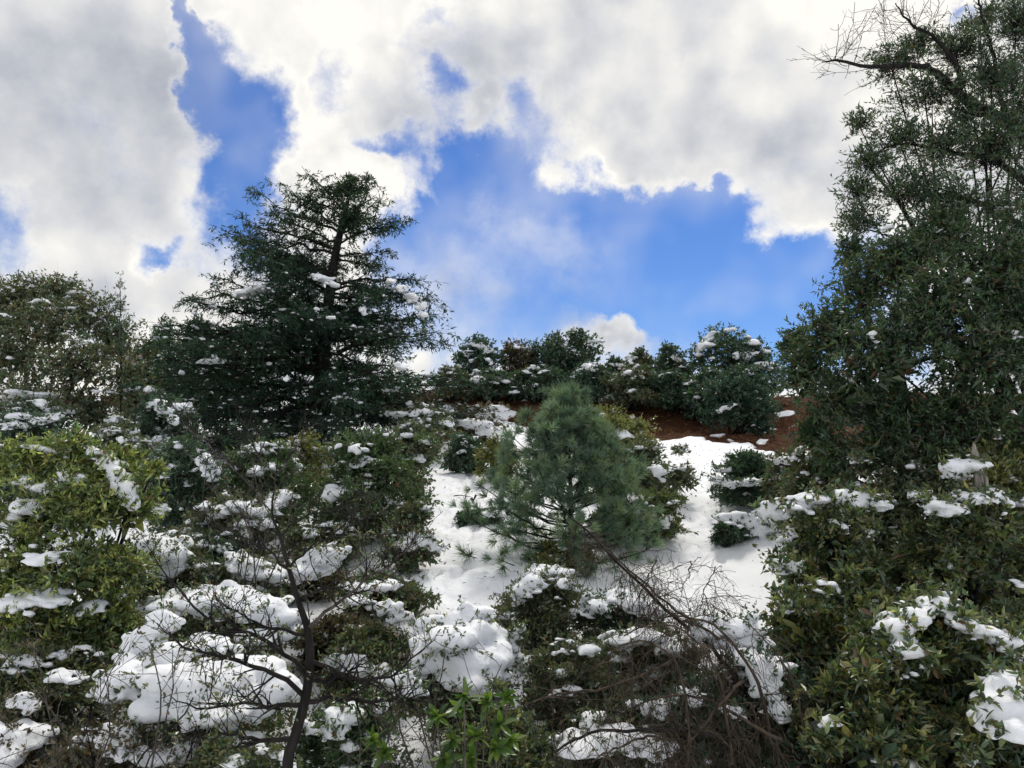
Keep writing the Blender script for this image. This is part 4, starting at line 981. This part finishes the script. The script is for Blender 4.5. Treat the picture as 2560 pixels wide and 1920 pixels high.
RIGHT = [
    (2060, 1270, 380, 8.6, 3000, [[(1970, 1270, 60, 18), (2030, 1250, 50, 18), (1930, 1285, 40, 14)], [(2120, 1255, 44, 26), (2160, 1250, 40, 22), (2200, 1265, 40, 12)], [(1965, 1415, 40, 18)], [(2120, 1300, 16, 14)], [(2175, 1330, 14, 14)]], 300, "olive evergreen shrub with a row of snow caps beside the right track"),
    (2400, 1210, 420, 8.9, 3200, [[(2300, 1240, 30, 14), (2340, 1265, 36, 20), (2390, 1275, 40, 20), (2430, 1245, 50, 18), (2480, 1240, 30, 14)], [(2380, 1170, 36, 26), (2430, 1165, 40, 22)], [(2380, 1410, 10, 14)], [(2290, 1450, 9, 14), (2310, 1465, 10, 8)]], 300, "dark evergreen shrub around the broken grey stump"),
    (2030, 1460, 330, 7.4, 2600, [[(1955, 1490, 22, 20), (1970, 1510, 18, 22)], [(2030, 1530, 18, 10)], [(2120, 1450, 12, 16), (2130, 1475, 8, 10)]], 300, "shrub with loose leafy shoots leaning over the right track"),
    (2290, 1500, 520, 6.7, 4200, [[(2180, 1515, 22, 14)], [(2230, 1570, 44, 36), (2280, 1540, 50, 26), (2330, 1510, 50, 26), (2380, 1530, 50, 26), (2250, 1620, 40, 30)], [(2400, 1560, 40, 22), (2450, 1575, 50, 20), (2510, 1600, 40, 22), (2555, 1625, 30, 22)], [(2215, 1660, 18, 22)], [(2145, 1640, 14, 12)], [(2315, 1660, 22, 12)]], 300, "large near evergreen shrub carrying a long snow saddle"),
    (2140, 1640, 460, 6.2, 3400, [[(2160, 1690, 10, 18)]], 300, "shadowy near shrub right of the dead brush"),
    (2660, 1230, 420, 9.2, 2000, [[(2600, 1260, 40, 20), (2640, 1255, 40, 18)]], 0, "evergreen shrub cut by the picture's edge right of the broken stump"),
    (2490, 1690, 330, 5.9, 2800, [[(2510, 1720, 50, 34), (2480, 1770, 50, 44), (2550, 1780, 60, 50), (2520, 1820, 60, 34)], [(2430, 1890, 16, 22)]], 300, "corner shrub under one thick white snow hump"),
]
for i, (px, top, w, Y, tw, sn, pt, lab) in enumerate(RIGHT):
    shrub("broadleaf_shrub", lab, px, top, w * 1.05, Y, leaf=(.076, .035), lpt=10, twigs=int(tw * .66), pal="fg", lobes=22, stems=7, group="broadleaf shrubs at the picture's edge", snow=sn, auto=7, auto_s=.5, dust=60, dust_s=.018, seed=450 + i, lobe_r=(.2, .33), bare=90, gap=.5, oval=True, parts=pt, tl=.24, var=.38, inner=.05)


# --- broken stump
def stump():
    Y = 8.85; b = P(2445, 1215, Y); zb = float(G(b[0], Y)); org = np.array((b[0], Y, zb)); r = rng_(5)
    root = empty("broken_stump", org, "splintered grey broken stump sticking out of the snowy shrub", "stump")
    for k, (dx, top, R) in enumerate(((0, 1112, .05), (.08, 1168, .034))):
        n = 12; H = P(2440, top, Y)[2]; zs = np.linspace(zb - .1, H - .12, 8)
        V = []; F = []
        for i, z in enumerate(zs):
            for j in range(n):
                a = j * 2 * math.pi / n; q = R * (1.25 - .35 * i / 7) * (1 + .18 * math.sin(3 * a + k) + .06 * r.normal())
                V.append((b[0] + dx + q * math.cos(a) + .05 * (H - z) , Y + q * math.sin(a), z))
        for j in range(n):                                   # jagged splintered top
            a = j * 2 * math.pi / n; V.append((b[0] + dx + R * .5 * math.cos(a), Y + R * .5 * math.sin(a), H - .1 + .12 * max(0, math.cos(a + 2.4 + k)) + .03 * r.random()))
        V.append((b[0] + dx, Y, H - .1))
        for i in range(8):
            for j in range(n): a = i * n + j; c = i * n + (j + 1) % n; F.append((a, c, c + n, a + n))
        T = [(8 * n + j, 8 * n + (j + 1) % n, len(V) - 1) for j in range(n)]
        link("trunk" if k == 0 else "splinter", mesh_of("trunk", np.array(V) - org, [np.array(F), np.array(T)], False), M_PALE, root)


stump()


# --- sapling with the dark trunk, its twigs hung with small leaves
def near_sapling():
    r = rng_(71); Y = 5.6; b = P(715, 1990, Y); org = np.array((b[0], Y, float(G(b[0], Y))))
    root = empty("dark_trunk_sapling", org, "thin dark trunked sapling with sparse leafy twigs in front of the snow drifts", "tree")
    tp = [org, P(718, 1930, Y), P(735, 1850, Y), P(765, 1740, Y), P(775, 1640, Y), P(768, 1570, Y), P(745, 1500, Y), P(722, 1420, Y), P(700, 1340, Y), P(680, 1280, Y), P(690, 1190, Y), P(700, 1080, Y)]
    tr = resample(tp, 40); R = np.interp(np.linspace(0, 1, 40), [0, .3, .6, .8, 1], [.038, .032, .017, .008, .003])
    V, F = tubes(tr[None], R[None], 8); link("trunk", mesh_of("trunk", V - org, F, True), M_BARK, root)
    hand = [[(765, 1745), (700, 1690), (620, 1660), (540, 1640), (450, 1610), (390, 1560)], [(760, 1760), (690, 1765), (600, 1760), (500, 1770), (420, 1740)], [(770, 1690), (720, 1640), (620, 1580), (540, 1560), (430, 1460), (380, 1380)],
            [(772, 1590), (690, 1570), (610, 1540), (540, 1500)], [(768, 1570), (840, 1510), (930, 1440), (1010, 1380), (1040, 1340)], [(775, 1650), (840, 1680), (900, 1700), (970, 1690), (1040, 1640), (1090, 1600)], [(765, 1755), (860, 1750), (980, 1750), (1090, 1760), (1150, 1790)],
            [(720, 1420), (640, 1360), (560, 1320), (480, 1260)], [(700, 1340), (760, 1290), (850, 1270), (930, 1230)], [(680, 1280), (610, 1200), (540, 1130), (480, 1080), (440, 1030)], [(690, 1190), (740, 1120), (790, 1060)], [(690, 1200), (640, 1130), (610, 1050)],
            [(745, 1500), (820, 1470), (900, 1480), (960, 1450)], [(722, 1420), (790, 1360), (860, 1330), (880, 1290)], [(735, 1850), (640, 1850), (560, 1840), (480, 1860)], [(770, 1700), (860, 1690), (930, 1640)]]
    A = []; RR = []
    for k, q in enumerate(hand):
        dy = r.uniform(-.5, .5); pts = resample([P(a, c, Y + dy * i / len(q)) for i, (a, c) in enumerate(q)], 14); pts[1:] += r.normal(size=(13, 3)) * .008
        i0 = int(np.argmin(np.linalg.norm(tr - pts[0], axis=1))); r0 = R[i0] * .6; rr = np.linspace(max(r0, .006), .003, 14)
        V, F = tubes(pts[None], rr[None], 5); link("branch", mesh_of("branch", V - org, F, True), M_BARK if k not in (9, 10, 11, 4) else M_GREY, root); A.append(pts); RR.append(rr)
    A = np.array(A); RR = np.array(RR)
    g = Geo(); a, b_ = sprout(A, RR, 380, .26, .55, .25, r, t0=.2, K=6, curl=.25, rmin=.0022); V, F = tubes(a, b_, 4); g.add(V, F)
    c, d = sprout(a, b_, 1000, .13, .55, .2, r, t0=.2, K=4, curl=.2, rmin=.002); V, F = cones(c[:, 0], c[:, 3], d[:, 0], c[:, 1] * .5 + c[:, 2] * .5); g.add(V, F)
    g.build("twigs", M_BARK, root, org, True, stuff=True)
    low = c[:, 0, 2] < P(700, 1330, Y)[2]; c = c[low]
    n = len(c) * 2; ti = np.repeat(np.arange(len(c)), 2); p = c[ti, np.where(np.arange(n) % 2, 3, 2)]
    dd = unit(unit(c[ti, 3] - c[ti, 2]) * .7 + sph(r, n) * .6 + np.array((0, 0, .3))); s, nn = leaf_frames(p, dd, r, .2); ln = r.uniform(.022, .042, n); wd = ln * r.uniform(.35, .5, n); tn = tints("mixed", n, r, .25)
    leaf_objects(root, org, p[:300], dd[:300], s[:300], nn[:300], ln[:300], wd[:300], tn[:300])
    V, F, m = leaves_geo(p[300:], dd[300:], s[300:], nn[300:], ln[300:], wd[300:]); g = Geo(); g.add(V, F, np.repeat(tn[300:], m, 0)); g.build("foliage", M_LEAF, root, org, stuff=True)


near_sapling()


# --- a second, greyer bare shrub at the picture's edge
def bare_shrub(name, label, px, base, top, w, Y, seed, nm, bark, leafn=0, pal="mixed", lean=0.0):
    r = rng_(seed); x0 = P(px, 1500, Y)[0]; org = np.array((x0, Y, float(G(x0, Y)))); root = empty(name, org, label, "shrub")
    mpp = Y / FPX; A = []; RR = []
    for k in range(nm):
        ex = px + (r.random() * 2 - 1) * w / 2 + lean; ey = top + r.random() ** 1.5 * 160; e = P(ex, ey, Y + r.normal() * .25); st = org + np.array((r.normal() * .22, r.normal() * .12, -.05))
        q = bez(st[None], ((st + e) / 2 + np.array((r.normal() * .22 + (e[0] - st[0]) * .25, r.normal() * .1, .05 + .15 * r.normal())))[None], e[None], 12)[0]; kk = r.normal(size=(5, 3)) * .07; kk[0] = 0; q += np.stack([np.interp(np.linspace(0, 4, 12), range(5), kk[:, w]) for w in range(3)], 1); q[1:] += r.normal(size=(11, 3)) * .01
        rr = np.linspace(.010, .003, 12) * r.uniform(.7, 1.3); V, F = tubes(q[None], rr[None], 5); link("stem", mesh_of("stem", V - org, F, True), bark, root); A.append(q); RR.append(rr)
    A = np.array(A); RR = np.array(RR); g = Geo()
    a, b = sprout(A, RR, nm * 11, .34, .62, .15, r, t0=.3, K=6, curl=.25, rmin=.0025); V, F = tubes(a, b, 4); g.add(V, F)
    c, d = sprout(a, b, nm * 34, .14, .55, .2, r, t0=.2, K=4, curl=.25, rmin=.002); V, F = cones(c[:, 0], c[:, 3], d[:, 0], c[:, 1] * .5 + c[:, 2] * .5); g.add(V, F); g.build("twigs", bark, root, org, True, stuff=True)
    if leafn:
        ti = r.integers(0, len(c), leafn); p = c[ti, 3]; dd = unit(unit(c[ti, 3] - c[ti, 2]) + sph(r, leafn) * .6); s, nn = leaf_frames(p, dd, r, .2); ln = r.uniform(.025, .045, leafn)
        V, F, m = leaves_geo(p, dd, s, nn, ln, ln * .42); g = Geo(); g.add(V, F, np.repeat(tints(pal, leafn, r), m, 0)); g.build("foliage", M_LEAF, root, org, stuff=True)


bare_shrub("twiggy_shrub", "grey bare twigged shrub over the smooth snow slab at the picture's edge", 130, 1900, 1560, 620, 5.8, 81, 8, M_GREY, 500, "brown")
bare_shrub("twiggy_shrub", "leafy bare stemmed shrub in front of the widest snow drift", 330, 1900, 1600, 420, 6.0, 82, 7, M_BARK, 420, "mixed", 60)
bare_shrub("twiggy_shrub", "upright bare shoots with bud tips in front of the big snow dome", 1060, 1900, 1640, 380, 5.7, 83, 9, M_GREY, 160, "mixed", 20)
bare_shrub("twiggy_shrub", "grey twigs fanning up in front of the tall conifer's foot", 640, 1500, 1080, 300, 9.0, 84, 9, M_GREY, 60, "mixed")
bare_shrub("twiggy_shrub", "thin curved brown shoots at the foot of the right track", 1690, 1700, 1430, 160, 8.6, 85, 6, M_DEAD, 0)
bare_shrub("twiggy_shrub", "thin leafless shoots over the dense green shrub by the left track", 880, 1500, 1200, 260, 10.5, 86, 6, M_GREY, 120, "olive")


# --- bright laurel sprays: every leaf one object
def laurel():
    r = rng_(91); Y = 5.15; b = P(1180, 1990, Y); org = np.array((b[0], Y, float(G(b[0], Y))))
    root = empty("laurel_shrub", org, "bright green laurel with large leaf rosettes at the bottom edge", "shrub")
    tips = [(1090, 1790), (1150, 1770), (1215, 1755), (1270, 1740), (1250, 1810), (1130, 1850), (1190, 1840), (1240, 1870), (1110, 1900), (1180, 1900), (1275, 1850), (930, 1850), (960, 1880), (1160, 1740)]
    p_, d_, l_ = [], [], []
    for k, (a, c) in enumerate(tips):
        e = P(a, c, Y + r.normal() * .10); st = org + np.array((r.normal() * .05, r.normal() * .05, 0)); q = bez(st[None], ((st + e) / 2 + np.array((0, .1, -.1)))[None], e[None], 9)
        V, F = tubes(q, np.linspace(.011, .004, 9)[None], 5); link("stem", mesh_of("stem", V - org, F, True), M_GREY, root)
        ax = unit(q[0, -1] - q[0, -2] + np.array((0, -.75, .1))); s0 = unit(np.cross(ax, np.array((.2, 1, .1)))); t0 = np.cross(ax, s0)
        for j in range(13):
            g_ = j * 2.4 + r.normal() * .2; f = j / 13; op = .35 + .75 * f
            d_.append(unit(ax * math.cos(op) + (s0 * math.cos(g_) + t0 * math.sin(g_)) * math.sin(op) + r.normal(size=3) * .1)); p_.append(e - ax * f * .07); l_.append(r.uniform(.115, .155) * (.65 + .35 * f))
    p_, d_, l_ = map(np.array, (p_, d_, l_)); n = len(p_); s, nn = leaf_frames(p_, d_, r, 1.5)
    base = np.array([(.10, .17, .035), (.075, .14, .035), (.14, .20, .045), (.05, .10, .03)]); tn = base[r.integers(0, 4, n)] * r.uniform(.75, 1.2, (n, 1))
    leaf_objects(root, org, p_, d_, s, nn, l_, l_ * .36, tn)


laurel()


# --- heap of dead drooping brush
def dead_brush():
    r = rng_(95); Y = 6.4; b = P(1740, 1800, Y); org = np.array((b[0], Y, float(G(b[0], Y))))
    root = empty("dead_brush", org, "tangled heap of brown dead branches drooping over the snow", "brush")
    hand = [([(1420, 1290), (1480, 1340), (1540, 1400), (1610, 1470), (1690, 1545), (1780, 1620), (1850, 1720), (1880, 1850)], .020, 8.0, 6.3), ([(1450, 1310), (1530, 1385), (1600, 1450), (1680, 1520), (1800, 1600)], .012, 8.0, 6.6),
            ([(1390, 1880), (1460, 1840), (1560, 1828), (1680, 1825), (1800, 1840), (1900, 1880)], .018, 5.6, 6.0), ([(1480, 1905), (1540, 1870), (1610, 1845), (1700, 1850)], .011, 5.5, 5.9), ([(1310, 1765), (1400, 1735), (1500, 1720), (1600, 1690), (1700, 1640)], .013, 6.0, 6.3),
            ([(1640, 1545), (1720, 1540), (1800, 1580), (1870, 1660), (1910, 1760), (1930, 1860)], .016, 6.6, 6.1), ([(1560, 1590), (1640, 1560), (1730, 1590), (1790, 1680), (1820, 1800), (1830, 1910)], .013, 6.3, 5.9), ([(1500, 1660), (1560, 1610), (1640, 1610), (1700, 1680), (1720, 1800), (1720, 1910)], .012, 6.1, 5.8),
            ([(1600, 1760), (1680, 1740), (1770, 1750), (1860, 1800), (1950, 1850)], .014, 6.0, 6.0), ([(1870, 1560), (1930, 1620), (1990, 1720), (2010, 1850)], .008, 6.4, 6.1), ([(1700, 1480), (1720, 1440), (1730, 1400)], .006, 6.8, 6.9), ([(1640, 1500), (1620, 1450), (1640, 1400)], .006, 6.8, 6.9),
            ([(1750, 1540), (1760, 1480), (1790, 1420)], .005, 6.8, 7.0), ([(1660, 1900), (1720, 1860), (1800, 1760), (1860, 1700)], .012, 5.8, 6.0)]
    A = []; RR = []
    for q, r0, y0, y1 in hand:
        pts = resample([P(a, c, y0 + (y1 - y0) * i / (len(q) - 1)) for i, (a, c) in enumerate(q)], 18); pts[1:] += r.normal(size=(17, 3)) * .006; rr = np.linspace(.45, 1, 18) * r0
        V, F = tubes(pts[None], rr[None], 6); link("branch", mesh_of("branch", V - org, F, True), M_DEAD if r0 < .017 else M_BARK, root); A.append(pts); RR.append(rr)
    A = np.array(A); RR = np.array(RR); g = Geo()
    a, b_ = sprout(A, RR * .5, 300, .34, .6, -.12, r, t0=.05, K=9, curl=.35, droop=.45, rmin=.0035); V, F = tubes(a, b_, 4); g.add(V, F)
    c, d = sprout(a, b_, 1300, .2, .55, -.15, r, t0=.1, K=5, curl=.4, droop=.4, rmin=.0022); V, F = tubes(c, d, 3); g.add(V, F)
    c2, d2 = sprout(c, d, 1700, .16, .55, -.1, r, t0=.1, K=3, curl=.4, droop=.3, rmin=.002); V, F = cones(c2[:, 0], c2[:, 2], d2[:, 0], c2[:, 1]); g.add(V, F)
    g.build("twigs", M_DEAD, root, org, True, stuff=True)


dead_brush()


# --- forked stick lying on the left track
def stick():
    r = rng_(97); Y = 15.6; b = P(1170, 1250, Y); org = np.array((b[0], Y, float(G(b[0], Y)) + .1)); root = empty("forked_stick", org, "small dark forked stick lying on the left snow track", "stick")
    for q, r0 in (([(1135, 1240), (1150, 1238), (1165, 1240), (1180, 1243)], .012), ([(1165, 1240), (1162, 1248)], .016), ([(1178, 1245), (1183, 1258), (1178, 1270)], .03), ([(1190, 1238), (1184, 1250), (1180, 1258)], .022)):
        pts = resample([P(a, c, Y) for a, c in q], 8); pts[:, 1] += r.normal(size=8) * .02; V, F = tubes(pts[None], np.linspace(1, .4, 8)[None] * r0, 6); link("limb", mesh_of("limb", V - org, F, True), M_BARK, root)


stick()
print("TRIS", sum(len(m.loops) - 2 * len(m.polygons) for m in bpy.data.meshes))


# --- leaf and twig litter dropped on the open snow
def litter():
    r = rng_(401); n = 1600
    x = np.concatenate((r.uniform(-2.6, 1.5, n // 2), r.uniform(1.2, 6.5, n // 2))); y = r.uniform(9, 24, n)
    z = G(x, y) + .10 + .03; p = np.stack((x, y, z), 1); d = unit(np.c_[r.normal(size=(n, 2)), .15 * r.normal(size=n)]); s, nn = leaf_frames(p, d, r, 3)
    k = 2600; xb = r.uniform(-5, 11, k); yb = r.uniform(23.5, 31, k); ok = soil_mask(xb, yb) > .4; pb = np.stack((xb, yb, G(xb, yb) + .06), 1)[ok]; p = np.concatenate((p, pb)); n = len(p)
    d = unit(np.c_[r.normal(size=(n, 2)), .3 * np.abs(r.normal(size=n))]); s, nn = leaf_frames(p, d, r, 1.5); ln = r.uniform(.03, .09, n); ln[1600:] *= r.uniform(1, 2.6, n - 1600)
    V, F, m = leaves_geo(p, d, s, nn, ln, ln * r.uniform(.2, .4, n), False); c = tints("brown", n, r, .4); c[1600:] = np.array((.15, .075, .035)) * np.exp(r.normal(size=(n - 1600, 1)) * .5)
    o = link("leaf_litter", mesh_of("leaf_litter", V, F, False, np.repeat(c, m, 0)), M_LEAF); o["kind"] = "stuff"; o["label"] = "scattered brown leaves dropped on the open snow"; o["category"] = "litter"


litter()
